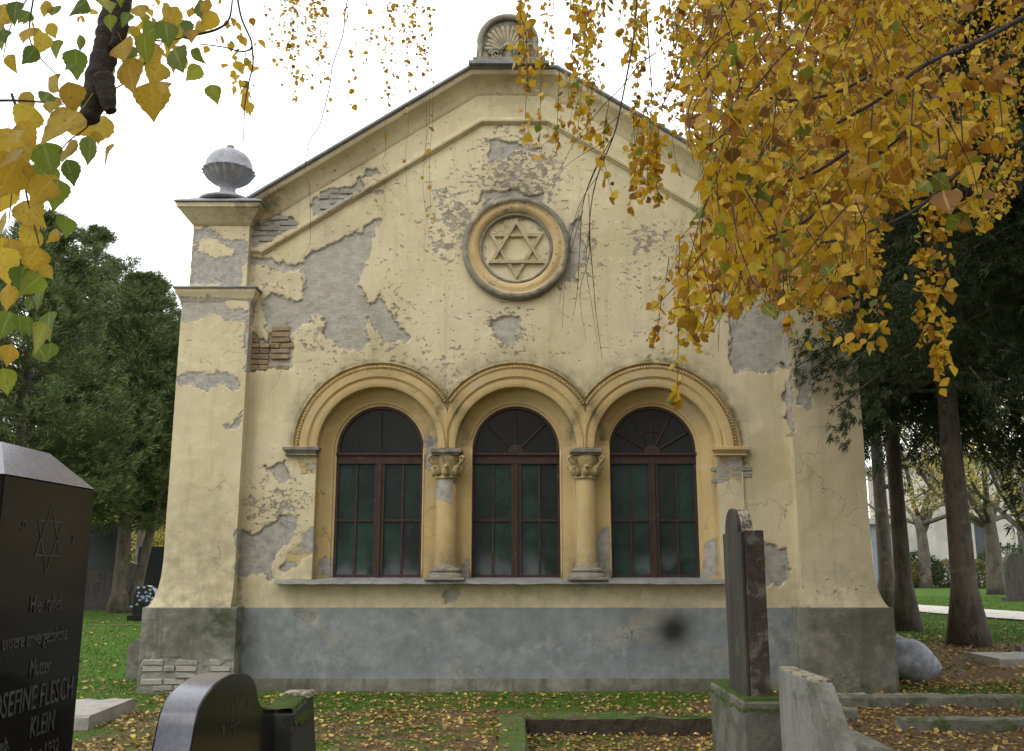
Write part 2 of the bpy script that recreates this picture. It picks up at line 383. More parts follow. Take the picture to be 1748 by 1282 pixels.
M['mosskerb'] = simple('moss_covered_kerb', (.055, .11, .018), (.10, .15, .03), 9, c3=(.15, .12, .06), t3=(.56, .66), bumpd=.02, bscale=60)
M['paleslab'] = simple('pale_stone_slab', (.36, .34, .30), (.26, .25, .22), 6, c3=(.2, .2, .15), bumpd=.006)
M['concrete'] = simple('grey_concrete_stone', (.23, .225, .20), (.15, .145, .125), 5, sc=(1, 1, .35), c3=(.10, .11, .07), t3=(.55, .7), bumpd=.012)
M['lichen'] = simple('cream_lichen_stone', (.48, .43, .31), (.13, .12, .09), 28, t=(.45, .6), bumpd=.015)
M['redgranite'] = simple('lichened_brown_granite', (.075, .052, .040), (.045, .034, .028), 14, rough=.75, c3=(.15, .14, .115), t3=(.50, .62), bumpd=.01)
M['darkstone'] = simple('dark_weathered_stone', (.060, .052, .043), (.035, .032, .028), 6, sc=(1.5, 1.5, .25), c3=(.075, .085, .045), t3=(.55, .7), rough=.7, bumpd=.008)
M['basestone'] = simple('mossy_base_stone', (.15, .14, .115), (.09, .088, .07), 6, c3=(.045, .07, .02), t3=(.5, .66), bumpd=.012)
M['moss'] = simple('green_moss', (.05, .095, .012), (.09, .13, .02), 30, bumpd=.03, bscale=90, c3=(.12, .12, .03))
M['granite'] = simple('polished_black_granite', (.010, .010, .010), (.014, .014, .014), 60, rough=.14, spec=.28, bumpd=.0002, bscale=3)
M['granitesheen'] = simple('granite_painted_sky_sheen', (.10, .10, .13), (.14, .14, .175), 70, rough=.22, spec=.9, bumpd=.0008, bscale=6)  # lilac lift in the base colour paints the sky's reflection on black granite
M['roughgran'] = simple('dull_black_stone', (.032, .033, .034), (.022, .022, .022), 30, rough=.55, spec=.4, bumpd=.002, c3=(.05, .05, .045))
M['engrave'] = simple('worn_grey_engraving', (.095, .098, .10), (.04, .042, .044), 40, rough=.6, bumpd=.0005)
M['boulder'] = simple('pale_boulder', (.42, .43, .47), (.25, .26, .30), 5, c3=(.13, .13, .13), bumpd=.02, bscale=9)
M['bark'] = simple('conifer_bark', (.12, .10, .075), (.065, .052, .04), 7, sc=(1, 1, .3), bumpd=.03, bscale=22, c3=(.17, .155, .125))
M['birchbark'] = simple('birch_branch_bark', (.075, .06, .048), (.04, .032, .028), 22, bumpd=.01, c3=(.16, .15, .13), t3=(.62, .7))
M['twig'] = simple('dark_twig_bark', (.075, .052, .045), (.05, .035, .03), 20, bumpd=.001)
M['palewall'] = simple('pale_render_far', (.50, .47, .42), (.38, .36, .32), .6, c3=(.3, .29, .27), bumpd=.01)
M['bluewall'] = simple('blue_grey_render_far', (.30, .34, .40), (.25, .28, .33), .5, bumpd=.01)
M['farglass'] = simple('dark_far_window', (.05, .055, .06), (.03, .033, .035), 1, rough=.2)
M['path'] = simple('pale_gravel', (.52, .48, .42), (.42, .38, .33), 6, bumpd=.01)

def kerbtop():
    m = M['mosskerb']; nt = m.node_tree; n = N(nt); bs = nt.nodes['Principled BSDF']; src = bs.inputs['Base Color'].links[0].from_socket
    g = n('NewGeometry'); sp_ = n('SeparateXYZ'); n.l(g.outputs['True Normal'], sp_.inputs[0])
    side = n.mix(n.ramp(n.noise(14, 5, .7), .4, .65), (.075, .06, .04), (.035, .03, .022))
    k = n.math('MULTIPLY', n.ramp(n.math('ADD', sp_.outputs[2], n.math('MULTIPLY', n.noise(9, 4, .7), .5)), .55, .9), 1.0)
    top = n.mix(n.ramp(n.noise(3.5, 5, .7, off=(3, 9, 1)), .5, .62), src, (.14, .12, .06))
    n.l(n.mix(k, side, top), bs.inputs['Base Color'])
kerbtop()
def glassmat():
    m, nt, bs = newmat('dusty_green_window_glass'); n = N(nt)
    v = n.noise(2.5, 4, .6, off=(1, 9, 3)); oi = n('ObjectInfo')
    c = n.mix(n.ramp(v, .35, .65), (.020, .046, .035), (.012, .022, .018))
    c = n.mix(n.ramp(oi.outputs['Random'], .3, .9, 0, .8), c, (.012, .016, .015))
    tcz = n('SeparateXYZ'); n.l(n.pos(), tcz.inputs[0])
    dust = n.math('MULTIPLY', n.ramp(tcz.outputs[2], 1.85, 1.4), n.ramp(n.noise(2.2, 3, .5, off=(3, 3, 3)), .42, .62))
    dust = n.math('MAXIMUM', n.math('MULTIPLY', dust, .55), n.math('MULTIPLY', n.ramp(n.noise(9, 5, .7), .45, .8), .12))
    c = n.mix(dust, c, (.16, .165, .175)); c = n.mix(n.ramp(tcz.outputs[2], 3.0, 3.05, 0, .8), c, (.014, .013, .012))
    n.l(c, bs.inputs['Base Color']); n.l(n.math('ADD', n.math('MULTIPLY', dust, .5), .30), bs.inputs['Roughness'])
    bs.inputs['Specular IOR Level'].default_value = .28
    n.l(n.bump(n.noise(2.2, 3, .5), .006), bs.inputs['Normal'])
    return m
M['glass'] = glassmat()

def leafmat(name, ramp, trans=.35, rough=.55, attr='rnd', spec=.3):
    m, nt, bs = newmat(name); n = N(nt)
    cr = n('ValToRGB'); e = cr.color_ramp.elements
    while len(e) > 1: e.remove(e[0])
    e[0].position = ramp[0][0]; e[0].color = (*ramp[0][1], 1)
    for p, c in ramp[1:]:
        k = e.new(p); k.color = (*c, 1)
    if attr == 'object':
        oi = n('ObjectInfo'); n.l(oi.outputs['Random'], cr.inputs[0])
    elif attr: n.l(n.attr(attr), cr.inputs[0])
    c = n.mix(n.math('MULTIPLY', n.ramp(n.noise(60, 3, .6), .5, .75), .35), cr.outputs[0], (.16, .09, .02))
    ed = n.attr('edge'); c = n.mix(n.math('MULTIPLY', n.math('MULTIPLY', n.ramp(ed, .35, 1.0), n.ramp(n.noise(34, 3, .6, off=(4, 4, 4)), .42, .58)), .8), c, (.20, .09, .025))
    c = n.mix(n.math('MULTIPLY', n.ramp(n.attr('vein'), .86, .97), .45), c, (.75, .62, .25)); c = n.mix(n.math('MULTIPLY', n.ramp(n.noise(120, 2, .5), .62, .68), n.ramp(n.attr('big'), .4, .6)), c, (.12, .06, .02))
    n.l(c, bs.inputs['Base Color']); bs.inputs['Roughness'].default_value = rough; bs.inputs['Specular IOR Level'].default_value = spec
    tr = n('BsdfTranslucent'); n.l(cr.outputs[0], tr.inputs['Color']); ms = n('MixShader'); ms.inputs[0].default_value = trans
    out = [x for x in nt.nodes if x.type == 'OUTPUT_MATERIAL'][0]
    n.l(bs.outputs[0], ms.inputs[1]); n.l(tr.outputs[0], ms.inputs[2]); n.l(ms.outputs[0], out.inputs[0])
    return m
YR = [(0, (.15, .22, .03)), (.07, (.26, .29, .03)), (.13, (.64, .46, .03)), (.5, (.64, .40, .02)), (.70, (.48, .28, .02)), (.90, (.36, .16, .02)), (1, (.14, .07, .02))]
M['bleaf'] = leafmat('yellow_birch_leaf', YR, .35)
M['bleaf_o'] = leafmat('yellow_birch_leaf_single', YR, .35, attr='object')
M['lleaf_y'] = leafmat('large_yellow_leaf', [(0, (.56, .43, .055)), (.5, (.58, .39, .04)), (1, (.48, .30, .03))], .55, attr='object')
M['lleaf_g'] = leafmat('large_green_leaf', [(0, (.11, .18, .03)), (.6, (.18, .25, .035)), (1, (.36, .38, .05))], .55, attr='object')
M['litter'] = leafmat('fallen_leaf', [(0, (.40, .26, .07)), (.3, (.27, .16, .05)), (.6, (.13, .075, .035)), (.82, (.48, .36, .16)), (1, (.62, .44, .06))], .1, .7)
M['needle'] = leafmat('dark_spruce_needle', [(0, (.018, .035, .012)), (.6, (.035, .06, .018)), (1, (.06, .085, .025))], .12, .7)
M['yewneedle'] = leafmat('juniper_foliage', [(0, (.05, .08, .025)), (.6, (.10, .14, .045)), (.93, (.16, .19, .06)), (1, (.22, .16, .06))], .12, .7)
M['farleaf'] = leafmat('far_tree_foliage', [(0, (.09, .12, .05)), (.5, (.16, .18, .07)), (1, (.26, .22, .08))], .3, .7)
M['yelleaf'] = leafmat('far_yellow_foliage', [(0, (.18, .20, .04)), (.5, (.36, .32, .06)), (1, (.45, .30, .06))], .35, .7)
M['grassm'] = leafmat('grass_blade', [(0, (.045, .10, .012)), (.6, (.08, .16, .018)), (1, (.15, .20, .04))], .25, .7)

def groundmat():
    m, nt, bs = newmat('ground_grass_and_soil'); n = N(nt)
    g = n.attr('green'); v = n.noise(2.2, 6, .7); f = n.noise(28, 5, .7)
    soil = n.mix(n.ramp(f, .35, .65), (.075, .05, .03), (.17, .115, .06))
    soil = n.mix(n.math('MULTIPLY', n.ramp(n.noise(45, 4, .7, off=(3, 2, 1)), .55, .66), .6), soil, (.36, .25, .10))
    gr = n.mix(n.ramp(f, .35, .7), (.035, .085, .010), (.085, .16, .02))
    gr = n.mix(n.math('MULTIPLY', n.ramp(n.noise(.6, 4, .6), .5, .7), .5), gr, (.10, .12, .025))
    k = n.ramp(n.math('ADD', g, n.math('MULTIPLY', n.math('SUBTRACT', v, .5), .9)), .42, .58)
    n.l(n.mix(k, soil, gr), bs.inputs['Base Color']); bs.inputs['Roughness'].default_value = .95; bs.inputs['Specular IOR Level'].default_value = .1
    n.l(n.bump(f, .02), bs.inputs['Normal']); return m
M['ground'] = groundmat()

# ============================================================= GROUND
def green_of(X, Y):
    g = np.full(np.shape(X), .46)
    far = sstep(14, 17, Y); g = g + far * .5
    g = np.where((X < -4.2) & (Y > 11.5), .95, g); g = np.where((X < -4) & (Y > 9) & (Y <= 11.5), .55, g)
    g = np.where((X > 6.5) & (Y > 20), 1.0, g); g = np.where((X > 5) & (X < 16) & (Y > 13) & (Y < 19.5), .30, g)
    g = np.where((X > 4.8) & (Y > 11.6) & (Y < 13.2), .7, g)
    g = np.where((Y > 10.9) & (Y < 12.3) & (X < 3.5) & (X > -4), .62, g)
    g = np.where((X > 2.1) & (Y < 11.7), .22, g)
    return g
xs = np.concatenate([[-600, -250, -120, -60, -40], np.arange(-30, -8, 1.0), np.arange(-8, 12, .13), np.arange(12, 45, 1.0), [60, 120, 250, 600]])
ys = np.concatenate([[-200, -60, -20, -8], np.arange(0, 5, .6), np.arange(5, 22, .13), np.arange(22, 90, 1.0), [120, 200, 400, 900]])
XX, YY = np.meshgrid(xs, ys)
ZZ = (fbm(XX * .9, YY * .9, 5) - .5) * .07 * ((YY > 4) & (YY < 40)) - .004
inplot = (XX > .14 - .12) & (XX < 2.25) & (YY < 10.42) & (YY > 5.2)
ZZ = np.where(inplot, -.17 + (fbm(XX * 2, YY * 2, 8) - .5) * .05, ZZ)
nx, ny = len(xs), len(ys); ii, jj = np.meshgrid(np.arange(nx - 1), np.arange(ny - 1)); b0 = (jj * nx + ii).ravel()
gr_ob = mesh_np('ground', np.stack([XX.ravel(), YY.ravel(), ZZ.ravel()], 1), np.stack([b0, b0 + 1, b0 + nx + 1, b0 + nx], 1), M['ground'], smooth=True, attrs=dict(green=green_of(XX.ravel(), YY.ravel())))
gr_ob['kind'] = 'structure'
# gravel path on the right
pp = [(9, 52.0), (11.6, 43), (13.4, 36), (14.2, 33), (15.2, 28.3), (16.8, 23), (20, 14), (26, 2)]
mb = MB(); V = []
for i, (x, y) in enumerate(pp): V += [(x - 1.5, y - .6, .045), (x + 1.5, y + .6, .045)]
mb.add(V, [(2 * i, 2 * i + 2, 2 * i + 3, 2 * i + 1) for i in range(len(pp) - 1)])
tag(mb.build('path', M['path']), kind='structure')

# ============================================================= CHAPEL
WY = 12.5; CX = .055
chapel = empty('chapel', (CX, WY, 0), 'yellow plastered cemetery chapel with peeling gable wall and three arched windows', 'chapel')
SC = lambda py: atY(881, py)[2]
def sclx(py): _, y, _ = ray(881, py); return WY / y / F     # metres per pixel on the facade at that height
Zb = -.15; Zsp = SC(765); Zsill = SC(988); Zpl = SC(1038)
sp = sclx(765) * 1.0
WIN = [CX - 235.5 * sp, CX, CX + 236.5 * sp]
r_ = lambda p: p * sp
GP = [atY(425, 352)[::2], atY(803, 128)[::2], atY(950, 128)[::2], atY(1337, 352)[::2]]  # gable top line
MP = [atY(445, 432)[::2], atY(822, 208)[::2], atY(936, 208)[::2], atY(1322, 432)[::2]]
def line_z(P, x): return np.interp(x, [p[0] for p in P], [p[1] for p in P])
# --- facade wall as a fine sheet, plaster losses recessed
st_ = .0165; gx = np.arange(-3.75, 3.86, st_); gz = np.arange(Zpl - .02, 8.62, st_)
GX, GZ = np.meshgrid(gx, gz); P = np.stack([GX.ravel(), np.full(GX.size, WY), GZ.ravel()], 1)
at = damage(P); x = P[:, 0]; z = P[:, 2]
band = (z > line_z(MP, x))
dep = sstep(.46, .56, at['dmg'] + (fbm(x * 24, z * 24, 71, 3) - .5) * .3) * .026 + at['brickzone'].clip(0, 1) * .030
dep += (fbm(x * 6, z * 6, 21) - .5) * .012 * (0.3 + at['dmg']) + (fbm(x * 1.3, z * 1.3, 22) - .5) * .02
P[:, 1] += dep - band * .035
keep = z < line_z(GP, x) - .02
ri = r_(112)
for i, cx in enumerate(WIN):
    keep &= ~((np.hypot(x - cx, z - Zsp) < ri) & (z > Zsp - .02))
keep &= ~((x > WIN[0] - ri) & (x < WIN[2] + ri) & (z <= Zsp) & (z > Zsill - .05))
K = keep.reshape(GX.shape); nx = GX.shape[1]
cell = K[:-1, :-1] & K[1:, :-1] & K[:-1, 1:] & K[1:, 1:]
jj, ii = np.nonzero(cell); b0 = jj * nx + ii
F4 = np.stack([b0, b0 + 1, b0 + nx + 1, b0 + nx], 1)
used = np.unique(F4); rm = np.full(len(P), -1); rm[used] = np.arange(len(used))
mesh_np('wall', P[used], rm[F4], M['plaster'], chapel, True, {k: v[used] for k, v in at.items() if k != 'brickzone'})
def panel(name, x0, x1, z0, z1, y, mat, step=.03, parent=chapel, rough=.01, yf=None):
    a = np.linspace(x0, x1, max(2, int((x1 - x0) / step))); b = np.linspace(z0, z1, max(2, int((z1 - z0) / step)))
    A, B = np.meshgrid(a, b); V = np.stack([A.ravel(), np.full(A.size, y), B.ravel()], 1); d = damage(V)
    V[:, 1] += sstep(.45, .6, d['dmg']) * .012 + (fbm(V[:, 0] * 4, V[:, 2] * 4, 40) - .5) * rough
    n = len(a); i2, j2 = np.meshgrid(np.arange(n - 1), np.arange(len(b) - 1)); q = (j2 * n + i2).ravel()
    d.pop('brickzone')
    return mesh_np(name, V, np.stack([q, q + 1, q + n + 1, q + n], 1), mat, parent, True, d)
# main plinth, slightly proud, and a lower footing
pf = panel('plinth', -3.75, 3.85, -.2, Zpl, WY - .035, M['plinthpaint'], .03)
MB().box(-3.75, 3.85, WY - .028, WY + .3, Zpl - .02, Zpl + .006).build('plinth_ledge', M['cement'], chapel)
foot = panel('footing', -3.75, 3.85, -.2, SC(1157), WY - .075, M['cement'], .04, rough=.03)
MB().box(-3.75, 3.85, WY - .068, WY - .02, SC(1157) - .03, SC(1157) - .004).build('footing_top', M['cement'], chapel)

def sweep(path, prof, up, name, mat, parent=chapel, smooth=False, paint=False, closed=False):
    """path: list of (x,z); prof: list of (offset perpendicular (down/inside +), y)"""
    P = np.array(path, float); n = len(P); V = []
    for i in range(n):
        a = P[i] - P[i - 1] if i > 0 else P[1] - P[0]; b = P[i + 1] - P[i] if i < n - 1 else P[-1] - P[-2]
        a /= np.linalg.norm(a); b /= np.linalg.norm(b)
        na = np.array([a[1], -a[0]]); nb = np.array([b[1], -b[0]]); m = na + nb; m /= np.linalg.norm(m); m /= max(.3, m @ na)
        for o, y in prof: V.append((P[i][0] + m[0] * o * up, y, P[i][1] + m[1] * o * up))
    k = len(prof); q = [(i * k + j, i * k + j + 1, (i + 1) * k + j + 1, (i + 1) * k + j) for i in range(n - 1) for j in range(k - 1)]
    mb = MB(); mb.add(V, q); return mb.build(name, mat, parent, smooth, paint)
def dense(path, st=.12):
    o = []
    for a, b in zip(path[:-1], path[1:]):
        n = max(1, int(math.hypot(b[0] - a[0], b[1] - a[1]) / st))
        o += [(a[0] + (b[0] - a[0]) * i / n, a[1] + (b[1] - a[1]) * i / n) for i in range(n)]
    return o + [path[-1]]
GPd = dense(GP)
sweep(GPd, [(.055, WY - .25), (.12, WY - .245), (.127, WY - .225), (.15, WY - .18), (.19, WY - .13), (.24, WY - .09), (.29, WY - .06), (.34, WY - .045), (.35, WY - .03)], 1, 'raking_cornice', M['plaster'], smooth=True, paint=True)
sweep(GPd, [(.0, WY + .6), (.0, WY - .29), (.012, WY - .30), (.035, WY - .30), (.04, WY - .28), (.055, WY - .25), (.055, WY + .5)], 1, 'coping_sheet', M['sheet'])
sweep(dense(MP), [(-.05, WY - .03), (-.035, WY - .062), (.0, WY - .068), (.022, WY - .06), (.03, WY - .03), (.045, WY - .02), (.05, WY + .02)], 1, 'raking_moulding', M['plaster'], paint=True)
# building body and roof behind
bd = MB()
for sx in (-1, 1):
    xx = CX + sx * 4.35
    bd.add([(xx, WY + .4, -.2), (xx, WY + 14, -.2), (xx, WY + 14, 6.1), (xx, WY + .4, 6.1)], [(0, 1, 2, 3)])
bd.add([(CX - 4.35, WY + 14, -.2), (CX + 4.35, WY + 14, -.2), (CX + 4.35, WY + 14, 6.1), (CX, WY + 14, 8.3), (CX - 4.35, WY + 14, 6.1)], [(0, 1, 2, 4)], [(4, 2, 3)])
bd.build('side_wall', M['plaster'], chapel)
for sx in (-1, 1):
    e = [(CX, 8.42), (CX + sx * 4.6, 5.95)]
    rf = MB(); rf.add([(e[0][0], WY + .3, e[0][1]), (e[0][0], WY + 14.3, e[0][1]), (e[1][0], WY + 14.3, e[1][1]), (e[1][0], WY + .3, e[1][1])], [(0, 1, 2, 3)])
    rf.add([(e[0][0], WY + .3, e[0][1] - .1), (e[0][0], WY + 14.3, e[0][1] - .1), (e[1][0], WY + 14.3, e[1][1] - .1), (e[1][0], WY + .3, e[1][1] - .1)], [(3, 2, 1, 0)])
    rf.build('roof', M['roof'], chapel)

# --- corner piers
def ring_tower(name, fx0, fx1, fy, yb, z0, z1, mat, step=.035, parent=chapel):
    """front and both side faces as one fine skin; fx0.. are functions of z"""
    zs = np.arange(z0, z1 + step * .5, step); zs[-1] = z1
    nf = 36; ns = 8; t = np.concatenate([np.zeros(ns), np.linspace(0, 1, nf), np.ones(ns)]); s = np.concatenate([np.linspace(1, 0, ns, endpoint=False), np.zeros(nf), np.linspace(0, 1, ns + 1)[1:]])
    V = []
    for zz in zs:
        a, b, c = fx0(zz), fx1(zz), fy(zz)
        V.append(np.stack([a + (b - a) * t, c + (yb - c) * s, np.full(len(t), zz)], 1))
    V = np.vstack(V); n = len(t); d = damage(V); fr = np.tile(s == 0, len(zs))
    V[:, 1] += fr * (sstep(.45, .6, d['dmg']) * .012 + (fbm(V[:, 0] * 4, V[:, 2] * 4, 44) - .5) * .016)
    i2, j2 = np.meshgrid(np.arange(n - 1), np.arange(len(zs) - 1)); q = (j2 * n + i2).ravel(); d.pop('brickzone')
    o = mesh_np(name, V, np.stack([q, q + 1, q + n + 1, q + n], 1), mat, parent, False, d)
    return o
ZLED = atY(0, 493, 12.31)[2]; ZCAP = atY(0, 352, 12.31)[2]
for sx, lab in ((-1, None), (1, None)):
    def X(v, sx=sx): return v if sx < 0 else 2 * .075 - v     # mirror about x = .075
    def fl(z):      # flare at the foot
        t = np.clip((1.68 - z) / (1.68 - Zpl), 0, 1); return t * t * .55 + t ** 6 * .45
    xo = lambda z: -4.492 - .145 * fl(z); xi = lambda z: -3.565 - .0 * z
    fy = lambda z: 12.31 - .12 * fl(z)
    f0 = (lambda z: X(xo(z))) if sx < 0 else (lambda z: X(xi(z))); f1 = (lambda z: X(xi(z))) if sx < 0 else (lambda z: X(xo(z)))
    ring_tower('corner_pier', f0, f1, fy, 12.95, Zpl + .02, ZLED - .02, M['plaster'])
    f0 = (lambda z: X(-4.66)) if sx < 0 else (lambda z: X(-3.47)); f1 = (lambda z: X(-3.47)) if sx < 0 else (lambda z: X(-4.66))
    ring_tower('pier_plinth', f0, f1, lambda z: 12.165, 13.0, -.15, Zpl + .01, M['cement'])
    a, b = sorted((X(-4.66), X(-3.47)))
    MB().box(a, b, 12.165, 12.9, Zpl + .008, Zpl + .022).build('pier_plinth_top', M['cement'], chapel)
    # upper block
    f0 = (lambda z: X(-4.42)) if sx < 0 else (lambda z: X(-3.64)); f1 = (lambda z: X(-3.64)) if sx < 0 else (lambda z: X(-4.42))
    ring_tower('pier_block', f0, f1, lambda z: 12.35, 13.0, ZLED, ZCAP - .05, M['plaster'])
    # cornices: frustum steps
    def cornice(zt, ox, prof, name, sheet):
        mb = MB(); lv = []
        for (o, dz) in prof:
            lv.append([(X(ox[0] - o), 12.34 - o, zt - dz), (X(ox[1] + o), 12.34 - o, zt - dz), (X(ox[1] + o), 13.0 + o, zt - dz), (X(ox[0] - o), 13.0 + o, zt - dz)])
        V = [v for l in lv for v in l]; q = [(4 * i + k, 4 * i + (k + 1) % 4, 4 * i + 4 + (k + 1) % 4, 4 * i + 4 + k) for i in range(len(lv) - 1) for k in range(4)]
        q.append((0, 1, 2, 3)); q.append(tuple(4 * (len(lv) - 1) + k for k in (3, 2, 1, 0)))
        V = np.array(V)
        mb.add(V, q); mb.build(name, M['plaster'], chapel, False, True)
        o = prof[0][0] + .025; a, b = sorted((X(ox[0] - o), X(ox[1] + o)))
        MB().box(a, b, 12.34 - o, 13.0 + o, zt + .003, zt + .026, .004).build(sheet, M['sheet'], chapel)
    cornice(ZCAP, (-4.42, -3.64), [(.19, 0), (.185, .06), (.16, .08), (.12, .13), (.07, .19), (.03, .24), (.0, .27)], 'pier_cornice', 'cap_sheet')
    cornice(ZLED - .01, (-4.49, -3.57), [(.09, 0), (.085, .04), (.06, .09), (.03, .16), (.012, .20), (-.02, .23)], 'pier_ledge', 'ledge_sheet')
    # hipped metal cap and urn
    hp = MB(); e_ = .21; zz_ = ZCAP + .027; a4, b4 = sorted((X(-4.42 - e_), X(-3.64 + e_))); cxm = X(-4.03)
    hp.add([(a4, 12.34 - e_, zz_), (b4, 12.34 - e_, zz_), (b4, 13.0 + e_, zz_), (a4, 13.0 + e_, zz_), (cxm - .34, 12.30, zz_ + .10), (cxm + .34, 12.30, zz_ + .10), (cxm + .34, 12.9, zz_ + .10), (cxm - .34, 12.9, zz_ + .10)], [(0, 1, 5, 4), (1, 2, 6, 5), (2, 3, 7, 6), (3, 0, 4, 7), (4, 5, 6, 7)]); hp.build('cap_roof', M['urnstone'], chapel)
    uc = (X(-4.03) , 12.52, ZCAP + .10)
    k = 1.0 / (F / 12.75); prof = []
    flute = lambda th, h: 1 + (.12 * abs(math.cos(th * 9)) if .30 < h < .50 else 0)
    pr = [(.0, .0), (.42, .0), (.42, .04), (.38, .05), (.34, .075), (.27, .11), (.18, .145), (.13, .18), (.115, .23), (.12, .28), (.15, .305), (.155, .32), (.20, .345), (.27, .40), (.32, .46), (.345, .515), (.365, .525), (.37, .55), (.365, .575), (.355, .60), (.345, .66), (.31, .74), (.25, .81), (.17, .86), (.09, .885), (.04, .89), (.03, .90), (.05, .92), (.06, .94), (.05, .965), (.0, .98)]
    um = MB(); um.lathe(uc, [(r * .93, h * .93) for r, h in pr], 144, flute)
    um.build('urn', M['urnstone'], chapel, True)
# --- shell finial on the gable
fz = GP[1][1]; fxc = atY(867, 100)[0] - .0
MB().box(atY(802, 120)[0], atY(936, 120)[0], WY - .36, WY + .35, fz - .02, fz + .035, .006).build('finial_sheet', M['sheet'], chapel)
MB().box(atY(808, 120)[0], atY(930, 120)[0], WY - .30, WY + .30, fz + .036, fz + .12, .012).build('finial_base', M['stone'], chapel)
rad = .445; zc = fz + .12 + .33
outl = [(fxc - rad - .02, fz + .12)] + [(fxc + rad * math.cos(t), zc + rad * math.sin(t) * 1.02) for t in np.linspace(math.pi, 0, 28)] + [(fxc + rad + .02, fz + .12)]
fin = prism_obj('shell_finial', outl, 1, WY - .10, WY + .22, M['stone'], chapel, bevel=.012)
rim = MB(); pth = [(fxc - (rad - .045), WY - .12, fz + .15)] + [(fxc + (rad - .045) * math.cos(t), WY - .12, zc + (rad - .045) * math.sin(t)) for t in np.linspace(math.pi, 0, 32)] + [(fxc + rad - .045, WY - .12, fz + .15)]
rim.tube(pth, .05, 8); rim.build('rim', M['stone'], fin, True)
sh = simple('shell_stone', (.40, .34, .22), (.27, .24, .17), 9, bumpd=.01)
rb = MB()
for i, t in enumerate(np.linspace(R(172), R(8), 15)):
    d = np.array([math.cos(t), 0, math.sin(t)]); c0 = np.array([fxc, WY - .11, zc - .14])
    L = .40 if 2 < i < 12 else .34
    P_ = [c0 + d * s for s in np.linspace(.10, L, 7)]
    rb.tube(P_, [.012, .018, .023, .028, .032, .034, .018], 8)
rb.build('shell_rib', sh, fin, True)
vt = MB()
for sgn in (-1, 1):
    c0 = np.array([fxc + sgn * .17, WY - .13, zc - .20]); P_ = []
    for a in np.linspace(0, 4.2 * math.pi, 50):
        rr = .10 * (1 - a / (5 * math.pi)); P_.append(c0 + np.array([sgn * rr * math.cos(a), 0, rr * math.sin(a)]))
    vt.tube(P_, np.linspace(.026, .014, 50), 6)
vt.tube([(fxc + x_, WY - .12, zc - .14 + .09 * math.cos(x_ * 14)) for x_ in np.linspace(-.12, .12, 9)], .04, 8)
vt.build('volute', M['stone'], fin, True)
# --- roundel with the star
rc = atY(881, 425); rp = sclx(425)
ro = MB(); ro.lathe((rc[0], WY, rc[2]), [(90 * rp, .02), (90 * rp, -.07), (87 * rp, -.10), (83 * rp, -.105), (80 * rp, -.085), (79 * rp, -.075), (74 * rp, -.095), (68 * rp, -.085), (64 * rp, -.055), (62 * rp, -.035), (61 * rp, .035), (60 * rp, .04)], 96, axis='y')
rdl = ro.build('roundel', M['ochre'], chapel, True, True)
rs = MB(); rs.lathe((rc[0], WY, rc[2]), [(91.5 * rp, .02), (92.5 * rp, -.06), (91 * rp, -.085), (88.3 * rp, -.108), (83.5 * rp, -.112), (82 * rp, -.10)], 96, axis='y')
rs.build('outer_rim', M['stone'], rdl, True)
rd = MB(); rd.lathe((rc[0], WY, rc[2]), [(61 * rp, .028), (56.5 * rp, .022), (55.5 * rp, .032), (30 * rp, .034), (.001, .03)], 72, axis='y')
irg = MB(); irg.lathe((rc[0], WY, rc[2]), [(62.5 * rp, .03), (62.5 * rp, -.045), (60.5 * rp, -.055), (58 * rp, -.045), (57 * rp, .03)], 80, axis='y'); irg.build('inner_ring', M['stone'], rdl, True)
rd.build('roundel_field', M['ochre'], rdl, True, True)
star = MB(); RR = 55 * rp
for s_ in (1, -1):
    pts = [np.array([math.sin(a) * RR, math.cos(a) * RR * s_]) for a in (0, 2 * math.pi / 3, 4 * math.pi / 3)]
    ins = [p * (1 - 2 * .125) for p in pts]; yo = WY - .045 - .008 * s_
    for i in range(3):
        a, b, c, d = pts[i], pts[(i + 1) % 3], ins[(i + 1) % 3], ins[i]
        m1 = (a + d) / 2; m2 = (b + c) / 2
        V = [(rc[0] + p[0], y, rc[2] + p[1]) for y, p in ((WY + .032, a), (WY + .032, b), (WY + .032, c), (WY + .032, d), (yo, a * .975), (yo, b * .975), (yo, c * 1.03), (yo, d * 1.03))]
        star.add(V, [(4, 5, 6, 7), (0, 1, 5, 4), (2, 3, 7, 6)])
stm = simple('pale_star_plaster', (.46, .38, .23), (.34, .28, .17), 9, bumpd=.006)
star.build('star', stm, rdl, False)

# --- arcade: archivolts, reveals, jambs
def arch(name, cx, prof, mat, zl=None, zr=None, cl=None, seg=56, parent=chapel, paint=True, smooth=False):
    st = []
    if zl is not None: st += [(-1, 0, z) for z in np.linspace(zl, Zsp, 26)[:-1]]
    st += [(math.cos(t), math.sin(t), Zsp) for t in np.linspace(math.pi, 0, seg)]
    if zr is not None: st += [(1, 0, z) for z in np.linspace(Zsp, zr, 26)[1:]]
    V = []
    for c, s, z in st:
        for r, y in prof:
            xx = cx + r * c
            if cl: xx = min(max(xx, cl[0]), cl[1])
            V.append((xx, y, z + r * s * 1.02))
    k = len(prof); q = [(i * k + j, i * k + j + 1, (i + 1) * k + j + 1, (i + 1) * k + j) for i in range(len(st) - 1) for j in range(k - 1)]
    mb = MB(); mb.add(V, q); return mb.build(name, mat, parent, smooth, paint)
mids = [(WIN[0] + WIN[1]) / 2, (WIN[1] + WIN[2]) / 2]
ZCAPT = SC(767)
